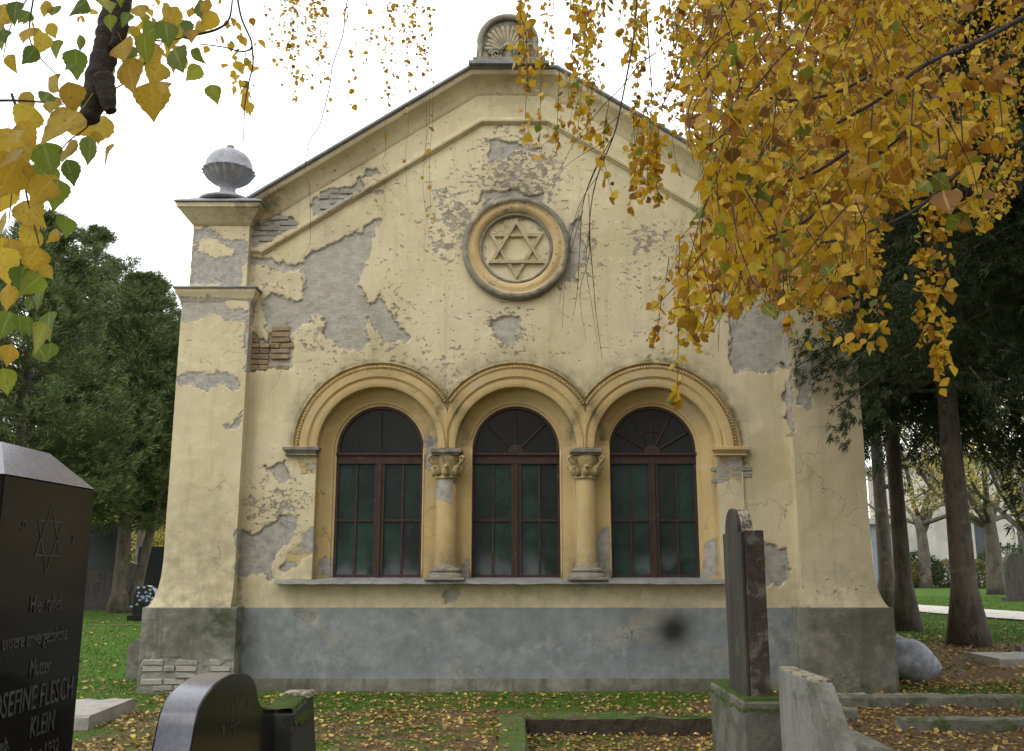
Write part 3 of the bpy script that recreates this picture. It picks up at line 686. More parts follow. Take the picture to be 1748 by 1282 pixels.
for i, cx in enumerate(WIN):
    cl = (-9 if i == 0 else mids[i - 1], 9 if i == 2 else mids[i])
    A = arch('archivolt', cx, [(r_(149), WY + .01), (r_(148), WY - .035), (r_(145), WY - .05), (r_(142.5), WY - .02), (r_(134), WY - .02), (r_(133), WY - .075), (r_(121), WY - .07), (r_(118), WY - .045), (r_(115.5), WY - .04), (r_(114), WY - .06), (r_(108), WY - .055), (r_(104), WY - .045), (r_(103), WY - .02), (r_(103), WY + .12)], M['ochre'], cl=cl)
    bm_ = MB(); nb = 84
    for k in range(nb):
        t = math.pi * (k + .5) / nb; xx = cx + r_(138) * math.cos(t); zz = Zsp + r_(138) * math.sin(t) * 1.02
        if xx < cl[0] + .02 or xx > cl[1] - .02: continue
        rr = .029; ca = np.array([xx, WY - .038, zz])
        V = [ca + rr * np.array(v) * (.8, 1.1, .8) for v in ((1, 0, 0), (0, 0, 1), (-1, 0, 0), (0, 0, -1), (0, -1, 0))]
        bm_.add(V, None, [(0, 1, 4), (1, 2, 4), (2, 3, 4), (3, 0, 4)])
    tag(bm_.build('bead_moulding', M['ochre'], A), kind='stuff')
    arch('window_reveal', cx, [(r_(104), WY + .12), (r_(100), WY + .122), (r_(97), WY + .13), (r_(90), WY + .165), (r_(84), WY + .19), (r_(80), WY + .195), (r_(79), WY + .215), (r_(75.5), WY + .22), (r_(75), WY + .32)], M['ochre'], zl=Zsill, zr=Zsill)
# outermost jambs
for sx, cx in ((-1, WIN[0]), (1, WIN[2])):
    V = []; zs = np.linspace(Zsill - .01, ZCAPT, 40)
    pr = [(150, WY + .02), (148, WY - .02), (106, WY - .022), (103.5, WY - .015), (103, WY + .0), (103, WY + .13)]
    for z in zs:
        for r, y in pr: V.append((cx + sx * r_(r), y, z))
    k = len(pr); q = [(a * k + b, a * k + b + 1, (a + 1) * k + b + 1, (a + 1) * k + b) for a in range(len(zs) - 1) for b in range(k - 1)]
    # subdivide wide face for paint
    a0, b0_ = sorted((cx + sx * r_(148), cx + sx * r_(104)))
    mb = MB(); mb.add(V, q); mb.build('jamb_edge', M['ochre'], chapel, False, True)
    panel('jamb_pilaster', a0, b0_, Zsill - .01, ZCAPT, WY - .026, M['plaster'], .03, rough=.006)
    xa, xb = sorted((cx + sx * r_(160), cx + sx * r_(98)))
    im = MB(); zi = SC(770)
    for (o, z1, z0) in ((0, .045, .0), (-.025, .0, -.025), (-.045, -.025, -.055), (-.03, -.055, -.07)):
        im.box(xa - o if True else 0, xb + o, WY - .13 - o * .9, WY + .05, zi + z0 + .002, zi + z1, .004)
    im.build('impost', M['stone'] if sx < 0 else M['ochre'], chapel)
# piers and columns
for k in range(2):
    x0 = WIN[k] + r_(75.5); x1 = WIN[k + 1] - r_(75.5)
    panel('pier_face', x0 + .0, x1 - .0, Zsill, Zsp + .12, WY + .128, M['ochre'], .03, rough=.004)
    # little roll at each window edge
    for xx in (x0 + .012, x1 - .012):
        MB().tube([(xx, WY + .135, Zsill + (Zsp - Zsill) * i / 12) for i in range(13)], .016, 8).build('window_roll', M['ochre'], chapel, True, True)
    xm = mids[k] + .0; cy = WY + .035; z0 = Zsill; zt = SC(815)
    colo = MB(); colo.lathe((xm, cy, 0), [(.150, z0 + .16), (.142, z0 + .22), (.139, z0 + .5), (.137, z0 + .9), (.130, zt - .02), (.130, zt)], 40)
    Vc = np.vstack(colo.v)
    # refine shaft rows for paint
    colo = MB(); rows = [(np.interp(z, [z0 + .16, z0 + .22, z0 + .9, zt], [.150, .142, .137, .130]), z) for z in np.linspace(z0 + .16, zt, 60)]
    colo.lathe((xm, cy, 0), rows, 40); col = colo.build('column', M['ochre'], chapel, True, True)
    bs = MB(); bs.lathe((xm, cy, z0), [(.23, .0), (.235, .03), (.225, .06), (.19, .075), (.185, .09), (.205, .105), (.20, .125), (.165, .14), (.150, .175), (.1, .18)], 40)
    bs.box(xm - .26, xm + .26, WY - .22, WY + .12, z0 - .02, z0 + .02, .01); bs.build('base', M['stone'], col, False)
    cap = MB(); zc1 = SC(779)
    cap.lathe((xm, cy, 0), [(.128, zt - .03), (.155, zt - .02), (.16, zt), (.150, zt + .015), (.140, zt + .03), (.150, zt + .12), (.175, zt + .20), (.20, zc1 - .01), (.19, zc1)], 32)
    for th in np.linspace(0, 2 * math.pi, 9)[:-1]:
        d = np.array([math.cos(th), math.sin(th), 0])
        P_ = [np.array([xm, cy, zt + .03]) + d * .142, np.array([xm, cy, zt + .09]) + d * .165, np.array([xm, cy, zt + .135]) + d * .20, np.array([xm, cy, zt + .13]) + d * .225, np.array([xm, cy, zt + .11]) + d * .225]
        cap.tube(P_, [.05, .045, .035, .026, .014], 7)
    for sx in (-1, 1):
        for sy in (-1, 1):
            c0 = np.array([xm + sx * .20, cy + sy * .17, zc1 - .045]); P_ = [np.array([xm + sx * .10, cy + sy * .1, zt + .10])]
            for a in np.linspace(-.3, 1.7 * math.pi, 14): P_.append(c0 + .042 * (1 - a / 9) * np.array([sx * .75 * math.cos(a), sy * .5 * math.cos(a), math.sin(a)]))
            cap.tube(P_, np.linspace(.022, .015, len(P_)), 6)
    capo = simple('capital_plaster', (.50, .38, .17), (.30, .24, .14), 12, bumpd=.01, c3=(.12, .11, .08)) if k == 0 else capo
    cap.build('capital', capo, col, True)
    ab = MB(); hw = 26.5 * sp
    for (o, a, b) in ((0, .035, .085), (-.03, .005, .035)):
        ab.box(xm - hw - o, xm + hw + o, WY - .20 - o, WY + .13, zc1 + a - .005, zc1 + b, .008)
    ab.build('abacus', M['stone'], col)
    ip = MB(); ip.box(xm - r_(14.5), xm + r_(14.5), WY - .03, WY + .12, SC(768) - .03, Zsp + .02); ip.build('springer', M['ochre'], chapel)
# sill
slb = MB(); xa, xb = atY(474, 990)[0], atY(1237, 990)[0]; zs_ = Zsill
n_ = 60; V = []
rs_ = np.random.RandomState(4)
for i in range(n_ + 1):
    xx = xa + (xb - xa) * i / n_; w = rs_.randn() * .002
    V += [(xx, WY + .24, zs_ + .012), (xx, WY - .17 + w, zs_ - .030 + w), (xx, WY - .175 + w, zs_ - .062 + w * 1.5), (xx, WY - .15, zs_ - .066), (xx, WY + .1, zs_ - .06)]
q = [(i * 5 + j, i * 5 + j + 1, i * 5 + 6 + j, i * 5 + 5 + j) for i in range(n_) for j in range(4)]
slb.add(V, q + [(0, 1, 2, 3), (n_ * 5 + 3, n_ * 5 + 2, n_ * 5 + 1, n_ * 5)]); slb.build('window_sill', M['sill'], chapel)
# small wall panel closing under the sill, slightly proud
# --- windows
FY = WY + .235; GY = WY + .262
def pane(parent, x0, x1, z0, z1, mesh=None):
    V = [(x0, GY, z0), (x1, GY, z0), (x1, GY, z1), (x0, GY, z1)]
    mesh_np('pane', V, np.array([(0, 1, 2, 3)]), M['glass'], parent)
for wi, cx in enumerate(WIN):
    rw = r_(76.5); fw = .042
    st = [(-1, 0, z) for z in np.linspace(Zsill, Zsp, 8)[:-1]] + [(math.cos(t), math.sin(t), Zsp) for t in np.linspace(math.pi, 0, 40)] + [(1, 0, z) for z in np.linspace(Zsp, Zsill, 8)[1:]]
    pr = [(rw, FY + .03), (rw, FY), (rw - fw, FY), (rw - fw - .006, FY + .008), (rw - fw - .006, FY + .06)]
    V = [(cx + r * c, y, z + r * s * 1.02) for c, s, z in st for r, y in pr]
    q = [(i * 5 + j, i * 5 + j + 1, i * 5 + 6 + j, i * 5 + 5 + j) for i in range(len(st) - 1) for j in range(4)]
    mb = MB(); mb.add(V, q); win = mb.build('window', M['wood'], chapel)
    zt0, zt1 = SC(789), SC(769)
    tr = MB(); tr.box(cx - rw, cx + rw, FY - .012, FY + .05, zt0, zt0 + .055, .004); tr.box(cx - rw, cx + rw, FY - .004, FY + .05, zt0 + .056, zt1 - .045); tr.box(cx - rw, cx + rw, FY - .03, FY + .05, zt1 - .044, zt1, .006)
    tr.build('transom', M['wood'], win)
    mu = MB(); mu.box(cx - .028, cx + .028, FY - .018, FY + .05, Zsill, zt0, .004); mu.box(cx - .066, cx - .029, FY - .002, FY + .05, Zsill, zt0); mu.box(cx + .029, cx + .066, FY - .002, FY + .05, Zsill, zt0); mu.build('mullion', M['wood'], win)
    MB().box(cx - rw + fw, cx + rw - fw, FY + .004, FY + .05, Zsill, Zsill + .05).build('bottom_rail', M['wood'], win)
    zmid = SC(887); xl = cx - rw + fw; xr = cx + rw - fw
    for s0, s1 in ((xl, cx - .066), (cx + .066, xr)):
        xmid = (s0 + s1) / 2
        MB().box(xmid - .013, xmid + .013, FY + .006, FY + .045, Zsill + .05, zt0 - .001).build('glazing_bar', M['wood'], win)
        MB().box(s0, s1, FY + .002, FY + .044, zmid - .014, zmid + .014).build('glazing_bar', M['wood'], win)
        for a, b in ((s0, xmid - .013), (xmid + .013, s1)):
            for c, d in ((Zsill + .05, zmid - .014), (zmid + .014, zt0)): pane(win, a, b, c, d)
    # fanlight
    fr = rw - fw; fan = [(cx + fr * math.cos(t), GY + .004, Zsp + .02 + fr * math.sin(t) * 1.0) for t in np.linspace(0, math.pi, 33)]
    nd = {0: [90], 1: [135, 90, 45], 2: [150, 118, 90, 62, 30]}[wi]
    angs = [0] + sorted(nd) + [180]; z00 = Zsp - .02
    for a0, a1 in zip(angs[:-1], angs[1:]):
        V = [(cx, GY + .004, z00)] + [(cx + fr * math.cos(R(t)), GY + .004, Zsp + fr * math.sin(R(t)) * 1.02) for t in np.linspace(a0, a1, 12)]
        if a0 == 0: V.insert(1, (cx + fr, GY + .004, z00))
        if a1 == 180: V.append((cx - fr, GY + .004, z00))
        nV = len(V); mesh_np('pane', V, np.array([(0, i, i + 1) for i in range(1, nV - 1)]), M['glass'], win)
    for a in nd:
        d = np.array([math.cos(R(a)), 0, math.sin(R(a))]); c0 = np.array([cx, FY + .02, zt1 - .01]); r0 = .02 if wi == 0 else .1
        MB().tube([c0 + d * r0, c0 + d * (fr * 1.0)], .013, 4).build('glazing_bar', M['wood'], win)
    if wi > 0:
        hb = MB(); hb.tube([(cx + .10 * math.cos(t), FY + .02, zt1 - .005 + .10 * math.sin(t)) for t in np.linspace(0, math.pi, 12)], .016, 5); hb.build('fan_hub', M['wood'], win)
        mesh_np('hub_pane', [(cx, GY - .02, zt1 - .01)] + [(cx + .1 * math.cos(t), GY - .02, zt1 - .01 + .1 * math.sin(t)) for t in np.linspace(0, math.pi, 10)], np.array([(0, i, i + 1) for i in range(1, 10)]), M['wood'], win)
    if wi == 2:
        hb = MB(); hb.tube([(cx + .29 * math.cos(t), FY + .025, zt1 + .0 + .29 * math.sin(t)) for t in np.linspace(.45, math.pi - .45, 16)], .009, 4); hb.build('fan_arc', M['wood'], win)
# --- bricks laid bare
rb_ = random.Random(5)
bme = []
for v in range(4):
    rnd = random.Random(v); mb = MB(); L, Hh = .26, .062
    mb.box(-L / 2, L / 2, -.02, .05, -Hh / 2, Hh / 2, .008)
    V = np.vstack(mb.v); V += np.array([[rnd.uniform(-.005, .005) for _ in range(3)] for _ in V])
    o = mesh_np('tmp', V, [np.vstack(mb.q), np.vstack(mb.t)], None); bme.append(o.data); bpy.data.objects.remove(o)
bmr = [m.copy() for m in bme]; bmg = [m.copy() for m in bme]
for m in bmr: m.materials.append(M['brick'])
for m in bmg: m.materials.append(M['greybrick'])
def lay_bricks(x0, x1, z0, z1, y, ms, test, prob=.9, course=.078):
    z = z0; r = 0; nb = 0
    while z < z1:
        xx = x0 + (0 if r % 2 else -.14)
        while xx < x1:
            half = rb_.random() < .3
            w = .5 if half else 1
            c = (xx + .14 * w, y, z)
            if rb_.random() < prob and test(c):
                o = bpy.data.objects.new('brick', rb_.choice(ms)); link(o, chapel)
                o.location = (c[0] - CX, y - WY + rb_.uniform(-.006, .008), z); o.scale = (w * .97, 1, 1); o.rotation_euler = (rb_.uniform(-.03, .03), rb_.uniform(-.02, .02), rb_.uniform(-.02, .02)); nb += 1
            xx += .28 * w
        z += course; r += 1
def inpoly(idx):
    def f(c):
        px, py, _ = topx([c]); return sdf_poly(px, py, PATCH[idx][1])[0] > 2
    return f
lay_bricks(-3.6, -2.9, 4.12, 4.75, WY + .034, bmr, inpoly(2), .95)
lay_bricks(-3.55, -2.9, 5.95, 6.40, WY - .012, bmg, inpoly(3), .9)
lay_bricks(2.78, 3.2, 2.66, 2.98, WY - .004, bmg, inpoly(18), 1)
lay_bricks(-4.62, -3.5, .06, .46, 12.175, bmg, lambda c: (c[2] < .22 or (c[0] < -4.0 and c[2] < .40) or (c[0] > -3.75 and c[2] < .38)) and -4.5 < c[0] < -3.6, .85)
lay_bricks(-2.72, -2.0, 6.42, 6.8, WY - .012, bmg, inpoly(4), .5)

# ============================================================= GRAVESTONES, kerbs
def text_part(body, parent, X, yc, z, size, sx=1.0, facing=1, mat='engrave', slant=0.0, off=.0025):
    cu = bpy.data.curves.new('t', 'FONT'); cu.body = body; cu.size = size; cu.align_x = 'CENTER'; cu.align_y = 'CENTER'; cu.extrude = .001; cu.shear = slant; cu.resolution_u = 3
    o = bpy.data.objects.new('t', cu); COL.objects.link(o); bpy.context.view_layer.update()
    me = bpy.data.meshes.new_from_object(o.evaluated_get(bpy.context.evaluated_depsgraph_get())); bpy.data.objects.remove(o)
    me.materials.clear(); me.materials.append(M[mat])
    q = bpy.data.objects.new('inscription', me); link(q, parent)
    q.scale = (sx, 1, 1); q.rotation_euler = (R(90), 0, R(90) * facing)
    q.location = (X + off * facing - parent.location[0], yc - parent.location[1], z - parent.location[2]); return q
def star_part(parent, X, yc, zc, h, w, bar, facing=1, mat='engrave'):
    mb = MB()
    for s_ in (1, -1):
        pts = [np.array([math.sin(a) * w, math.cos(a) * h * s_]) for a in (0, 2 * math.pi / 3, 4 * math.pi / 3)]
        for i in range(3):
            a, b = pts[i], pts[(i + 1) % 3]; c, d = b * (1 - bar), a * (1 - bar)
            mb.add([(X + .002 * facing, yc + p[0], zc + p[1]) for p in (a, b, c, d)], [(0, 1, 2, 3)])
    return mb.build('engraved_star', M[mat], parent)
# G1: tall black stele at the left edge
X1 = -1.5; g1 = empty('gravestone', (X1 - .12, 3.07, 0), 'tall polished black gravestone with engraved star and German inscription at the left edge', 'gravestone')
zt = 1.855; ya, yb = 2.775, 3.385
MB().box(X1 - .26, X1, ya, yb, .0, zt, .004).build('slab', M['granite'], g1)
tp = MB(); rz = 1.975
tp.add([(X1, ya, zt + .001), (X1, yb, zt + .001), (X1 - .26, yb, zt + .001), (X1 - .26, ya, zt + .001), (X1 - .13, ya + .2, rz + .002), (X1 - .13, yb - .09, rz), ], [(0, 1, 5, 4), (2, 3, 4, 5)], [(1, 2, 5), (3, 0, 4)])
tp.build('bevelled_top', M['granitesheen'], g1)
MB().box(X1 - .35, X1 + .08, ya - .08, yb + .08, -.05, .22, .01).build('base', M['granite'], g1)
ymid = 3.08
star_part(g1, X1, 3.08, 1.675, .115, .098, .09)
text_part('\u05e4', g1, X1, 2.915, 1.71, .05, .8); text_part('\u05e0', g1, X1, 3.245, 1.675, .05, .8)
for body, z, s, sx, yc in (('Hier ruhet', 1.468, .078, .62, ymid + .02), ('unsere unvergessliche', 1.365, .066, .70, ymid - .02), ('Mutter', 1.272, .078, .62, ymid + .02), ('JOSEFINE FLESCH', 1.18, .105, .66, ymid + .0), ('geb.', 1.07, .055, .8, ymid - .16), ('KLEIN', 1.09, .092, .66, ymid + .07), ('2. Feber 1932', 1.005, .066, .8, ymid + .05)):
    text_part(body, g1, X1, yc, z, s, sx)
# G2: black curved granite stone
X2 = -1.0; g2 = empty('gravestone', (X2 - .06, 3.6, 0), 'low black granite gravestone with rounded crest and shiny curved edge, bottom left', 'gravestone')
o2 = [(2.55, 0.0), (2.55, .70), (2.75, .72), (2.88, .76), (2.98, .84), (3.06, .955), (3.10, 1.035), (3.125, 1.10), (3.16, 1.145), (3.235, 1.178), (3.34, 1.198), (3.48, 1.205), (3.62, 1.195), (3.74, 1.172), (3.81, 1.14), (3.85, 1.10), (3.885, 1.06), (3.95, 1.03), (4.04, 1.008), (4.14, .99), (4.17, .93), (4.17, 0.0)]
def smooth_curve(o, a, b, k=4):   # Catmull-Rom between indices
    P = np.array(o, float); out = [tuple(p) for p in P[:a]]
    for i in range(a, b):
        p0, p1, p2, p3 = P[max(i - 1, 0)], P[i], P[i + 1], P[min(i + 2, len(P) - 1)]
        for t in np.arange(k) / k:
            out.append(tuple(.5 * ((2 * p1) + (-p0 + p2) * t + (2 * p0 - 5 * p1 + 4 * p2 - p3) * t * t + (-p0 + 3 * p1 - 3 * p2 + p3) * t ** 3)))
    return out + [tuple(p) for p in P[b:]]
prism_obj('slab', smooth_curve(o2, 2, 19), 0, X2 - .125, X2, M['granite'], g2, bevel=.004)
Vc, qc, nc = prism([(y, z + .0015) for y, z in smooth_curve(o2, 2, 19)[1:-1]], 0, X2 - .119, X2 - .006); qc = [q for q in qc if (q[0] % nc) < nc - 1]
mbt = MB(); mbt.add(Vc, qc); mbt.build('sky_sheen_edge', M['granitesheen'], g2, True)  # thin skin carrying the painted sky sheen along the crest
MB().box(X2 - .2, X2 + .06, 2.5, 4.22, -.05, .18, .01).build('base', M['granite'], g2)
star_part(g2, X2, 3.56, 1.06, .075, .06, .10)
text_part('\u05e4', g2, X2, 3.42, 1.03, .04); text_part('\u05e0', g2, X2, 3.72, 1.07, .04)
text_part('Hier ruht', g2, X2, 3.62, .90, .06, .8); text_part('in Frieden', g2, X2, 3.62, .80, .06, .8)
bpy.data.objects.remove([c for c in g2.children if c.name.startswith('inscription')][-1]); bpy.data.objects.remove([c for c in g2.children if c.name.startswith('inscription')][-1])
# G3: dull slab with mossy top
X3 = -.93; g3 = empty('gravestone', (X3 - .06, 4.4, 0), 'dull dark stone with mossy flat top, right behind the rounded black granite stone', 'gravestone')
prism_obj('slab', [(4.19, 0), (4.19, .965), (4.46, .98), (4.60, .985), (4.72, .70), (4.86, 0)], 0, X3 - .12, X3, M['roughgran'], g3, bevel=.006)
mt = MB(); rr = np.random.RandomState(3)
a_ = np.linspace(X3 - .125, X3 + .006, 10); b_ = np.linspace(4.20, 4.60, 26); A, B = np.meshgrid(a_, b_)
zz = .972 + (B - 4.2) * .04 + fbm(A * 30, B * 30, 3) * .03; edge = (A > X3 + .003); zz = np.where(edge, .94 - fbm(A * 0, B * 25, 4) * .07, zz)
i2, j2 = np.meshgrid(np.arange(9), np.arange(25)); q_ = (j2 * 10 + i2).ravel()
mesh_np('moss_cushion', np.stack([A.ravel(), B.ravel(), zz.ravel()], 1), np.stack([q_, q_ + 1, q_ + 11, q_ + 10], 1), M['moss'], g3, True)
MB().box(X3 - .12, X3 + .004, 4.49, 4.612, .984, 1.012, .006).build('lichen_crust', M['lichen'], g3)
# G4: tall brown stele on mossy base
g4 = empty('gravestone', (1.6, 6.75, 0), 'tall narrow brown gravestone with rounded lichen crest on a mossy block, right of the windows', 'gravestone')
MB().box(1.48, 1.80, 6.30, 7.32, -.1, .72, .012).build('base_block', M['basestone'], g4)
a_ = np.linspace(1.475, 1.805, 14); b_ = np.linspace(6.295, 7.325, 44); A, B = np.meshgrid(a_, b_)
zz = .723 + fbm(A * 9, B * 9, 13) * .035; ed = (A < 1.48) | (A > 1.80) | (B < 6.31) | (B > 7.31); zz = np.where(ed, .70 - fbm(A * 20, B * 20, 14) * .09, zz)
i2, j2 = np.meshgrid(np.arange(13), np.arange(43)); q_ = (j2 * 14 + i2).ravel()
mesh_np('moss_layer', np.stack([A.ravel(), B.ravel(), zz.ravel()], 1), np.stack([q_, q_ + 1, q_ + 15, q_ + 14], 1), M['moss'], g4, True)
so_ = [(6.41, .72), (6.39, 1.80), (6.47, 1.80)] + [(6.66 - .19 * math.cos(t), 1.80 + .17 * math.sin(t)) for t in np.linspace(0, math.pi, 14)] + [(6.93, 1.80), (6.91, .72)]
prism_obj('stele', so_, 0, 1.535, 1.562, M['darkstone'], g4, bevel=.008)
prism_obj('stele_core', [(6.395, .72), (6.38, 1.81), (6.92, 1.81), (6.91, .72)], 0, 1.562, 1.69, M['redgranite'], g4, bevel=.006)
cre = prism_obj('crest', [(6.47, 1.81)] + [(6.66 - .185 * math.cos(t), 1.815 + .15 * math.sin(t)) for t in np.linspace(0, math.pi, 14)] + [(6.85, 1.81)], 0, 1.564, 1.645, M['lichen'], g4, bevel=.01)
# G5: concrete slab, trapezoid
g5 = empty('gravestone', (1.55, 4.9, 0), 'leaning grey concrete gravestone with a straight sloping top, right of the mossy block', 'gravestone')
prism_obj('slab', [(5.52, 0), (5.52, 1.01), (4.89, 1.012), (4.84, .98), (4.55, .70), (4.30, 0)], 0, 1.50, 1.60, M['concrete'], g5, bevel=.008)
prism_obj('lichen_edge', [(5.51, 1.005), (5.51, 1.022), (4.89, 1.024), (4.885, 1.006)], 0, 1.505, 1.595, M['lichen'], g5, bevel=.004)
# small stones
def headstone(x, y, w, h, t, rot, label, mat, rnd=True, group=None, base=True, z=0):
    g = empty('gravestone', (x, y, z), label, 'gravestone', group); g.rotation_euler = (0, 0, 0)
    o = [(-w / 2, 0), (-w / 2, h - (w / 2 if rnd else 0))]
    if rnd: o += [(-w / 2 * math.cos(a), h - w / 2 + w / 2 * math.sin(a)) for a in np.linspace(0, math.pi, 12)[1:-1]]
    else: o += [(-w / 2, h), (w / 2, h)]
    o += [(w / 2, h - (w / 2 if rnd else 0)), (w / 2, 0)]
    o = [p for i, p in enumerate(o) if i == 0 or math.hypot(p[0] - o[i - 1][0], p[1] - o[i - 1][1]) > 1e-4]
    prism_obj('slab', [(x + a, b + z) for a, b in o], 1, y - t / 2, y + t / 2, M[mat], g, bevel=.01)
    if base: MB().box(x - w * .65, x + w * .65, y - t, y + t, z - .05, z + .14, .01).build('base', M[mat], g)
    g.rotation_euler = (0, 0, rot); return g
headstone(-5.14, 13.5, .36, .55, .16, R(-25), 'small weathered grey gravestone with rounded top beside the left pier', 'basestone', base=False)
for (px, py, Y_, w, h, mat, rnd, lab) in (
    (178, 1022, 36, 1.5, 3.0, 'roughgran', False, 'tall dark gravestone in the shade just right of the black stele'),
    (165, 1024, 33, 1.2, 1.3, 'darkstone', False, 'low dark gravestone in front of the tall dark family stone'),
    (215, 1022, 40, 1.8, 1.6, 'darkstone', True, 'round topped dark gravestone behind the two leaning trunks'),
    (247, 1042, 27, .6, .95, 'granite', True, 'shiny black gravestone beside the foot of the left pier'),
    (262, 1020, 38, 1.4, 2.2, 'roughgran', False, 'broad dark gravestone half hidden by the left pier'),
    (60, 1030, 38, 1.4, 1.8, 'darkstone', False, 'grey gravestone behind the tall black stele'),
    (1740, 1010, 40, .9, 2.0, 'darkstone', True, 'dark round topped gravestone at the right edge beyond the path')):
    d = (px - 874) / F; y_ = Y_; x_ = d * (y_ * CT - EYE * ST_); headstone(x_, y_, w, h, .3, 0, lab, mat, rnd)
# wreath of pale flowers at shiny stone
fl = MB(); rr = np.random.RandomState(8); pf_ = atY(249, 1022, 26.4)
for i in range(26):
    c = np.array(pf_) + rr.randn(3) * (.13, .06, .12); fl.lathe(c, [(0, -.05), (.05, 0), (0, .05)], 6)
tag(fl.build('flower_bunch', simple('pale_flowers', (.22, .25, .30), (.12, .15, .2), 20)), 'bunch of pale flowers laid on the shiny black gravestone by the left pier', 'flowers')
# pale boulder right of the right pier
bo = MB(); c = np.array([5.38, 13.3, .27]); V = []; n1, n2 = 14, 20
for i in range(n1 + 1):
    for j in range(n2):
        a = math.pi * i / n1; b = 2 * math.pi * j / n2; d = np.array([math.sin(a) * math.cos(b), math.sin(a) * math.sin(b), math.cos(a)])
        k_ = 1 + .22 * (vnoise(d[0] * 2 + 5, d[1] * 2 + d[2] * 3, 3) - .5) + .08 * (vnoise(d[0] * 6 + 5, d[1] * 6 + d[2] * 7, 5) - .5)
        V.append(c + d * k_ * np.array([.42, .34, .33 if d[2] > 0 else .3]) + np.array([d[2] * -.08, 0, 0]))
bo.add(V, [(i * n2 + j, i * n2 + (j + 1) % n2, (i + 1) * n2 + (j + 1) % n2, (i + 1) * n2 + j) for i in range(n1) for j in range(n2)])
tag(bo.build('boulder', M['boulder'], None, True), 'smooth pale grey boulder against the right corner pier', 'boulder')

def kerb_thing(name, loc, label, boxes, mat='kerb', group=None):
    g = empty(name, loc, label, 'grave surround', group)
    for (x0, x1, y0, y1, z0, z1) in boxes:
        n = max(2, int(max(x1 - x0, y1 - y0) / .12)); ax = 0 if (x1 - x0) > (y1 - y0) else 1
        mb = MB(); ss = np.linspace(0, 1, n + 1); V = []; rr = np.random.RandomState(int(abs(x0 * 100 + y0 * 37)) % 9999)
        for s_ in ss:
            j = rr.randn(8) * .006
            if ax == 0: xx = x0 + (x1 - x0) * s_; V += [(xx, y0 + j[0], z0), (xx, y0 + j[1], z1 - .02 + j[4]), (xx, y0 + .02 + j[2], z1 + j[5]), (xx, y1 - .02 + j[3], z1 + j[6]), (xx, y1, z1 - .02), (xx, y1, z0)]
            else: yy = y0 + (y1 - y0) * s_; V += [(x0 + j[0], yy, z0), (x0 + j[1], yy, z1 - .02 + j[4]), (x0 + .02 + j[2], yy, z1 + j[5]), (x1 - .02 + j[3], yy, z1 + j[6]), (x1, yy, z1 - .02), (x1, yy, z0)]
        q = [(i * 6 + k, i * 6 + k + 1, i * 6 + 7 + k, i * 6 + 6 + k) for i in range(n) for k in range(5)]
        e = n * 6; q += [(0, 1, 4, 5), (1, 2, 3, 4), (e, e + 1, e + 4, e + 5), (e + 1, e + 2, e + 3, e + 4)]
        mb.add(V, q); mb.build('kerb_stone', M[mat], g)
    return g
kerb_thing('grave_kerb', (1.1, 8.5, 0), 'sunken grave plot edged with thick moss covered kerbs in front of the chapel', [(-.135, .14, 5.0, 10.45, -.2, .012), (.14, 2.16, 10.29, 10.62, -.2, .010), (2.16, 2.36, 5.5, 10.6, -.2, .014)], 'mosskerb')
kerb_thing('grave_kerb', (4.7, 10.3, 0), 'grey stone grave kerbs filled with leaves at the right, nearest the chapel', [(3.0, 6.8, 11.05, 11.22, -.2, .12), (3.75, 6.8, 9.5, 9.66, -.2, .12), (5.62, 5.80, 9.66, 11.05, -.2, .12)])
kerb_thing('grave_kerb', (4.0, 8.6, 0), 'lower grave kerbs behind the leaning concrete gravestone', [(2.85, 3.01, 7.4, 9.9, -.2, .16), (3.01, 6.4, 7.2, 7.36, -.2, .14), (2.75, 3.5, 9.98, 10.12, -.2, .14)])
kerb_thing('stone_slab', (8.4, 16.5, 0), 'flat grey grave slab lying right of the nearest conifer trunk', [(7.6, 10.4, 15.2, 16.3, -.05, .12)], 'paleslab')['category'] = 'slab'
kerb_thing('stone_slab', (6.5, 12.3, 0), 'thin pale slab lying flat in front of the right corner pier', [(3.4, 5.2, 11.75, 11.98, -.05, .03)], 'paleslab')['category'] = 'slab'
kerb_thing('stone_slab', (-4.5, 10, 0), 'pale rectangular grave slab beside the tall black gravestone', [(-5.6, -4.12, 9.6, 10.75, -.05, .13)], 'paleslab')['category'] = 'slab'
kerb_thing('stone_slab', (9.5, 18.5, 0), 'long low kerb lying beyond the grave slab at the right', [(9.0, 12.5, 17.2, 17.4, -.05, .14)], 'kerb')['category'] = 'slab'
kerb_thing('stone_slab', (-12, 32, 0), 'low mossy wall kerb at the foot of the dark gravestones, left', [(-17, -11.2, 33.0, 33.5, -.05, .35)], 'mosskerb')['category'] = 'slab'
kerb_thing('stone_slab', (-9, 26, 0), 'narrow mossy kerb crossing the lawn at left', [(-14, -7.0, 24.6, 24.8, -.05, .03)], 'mosskerb')['category'] = 'slab'

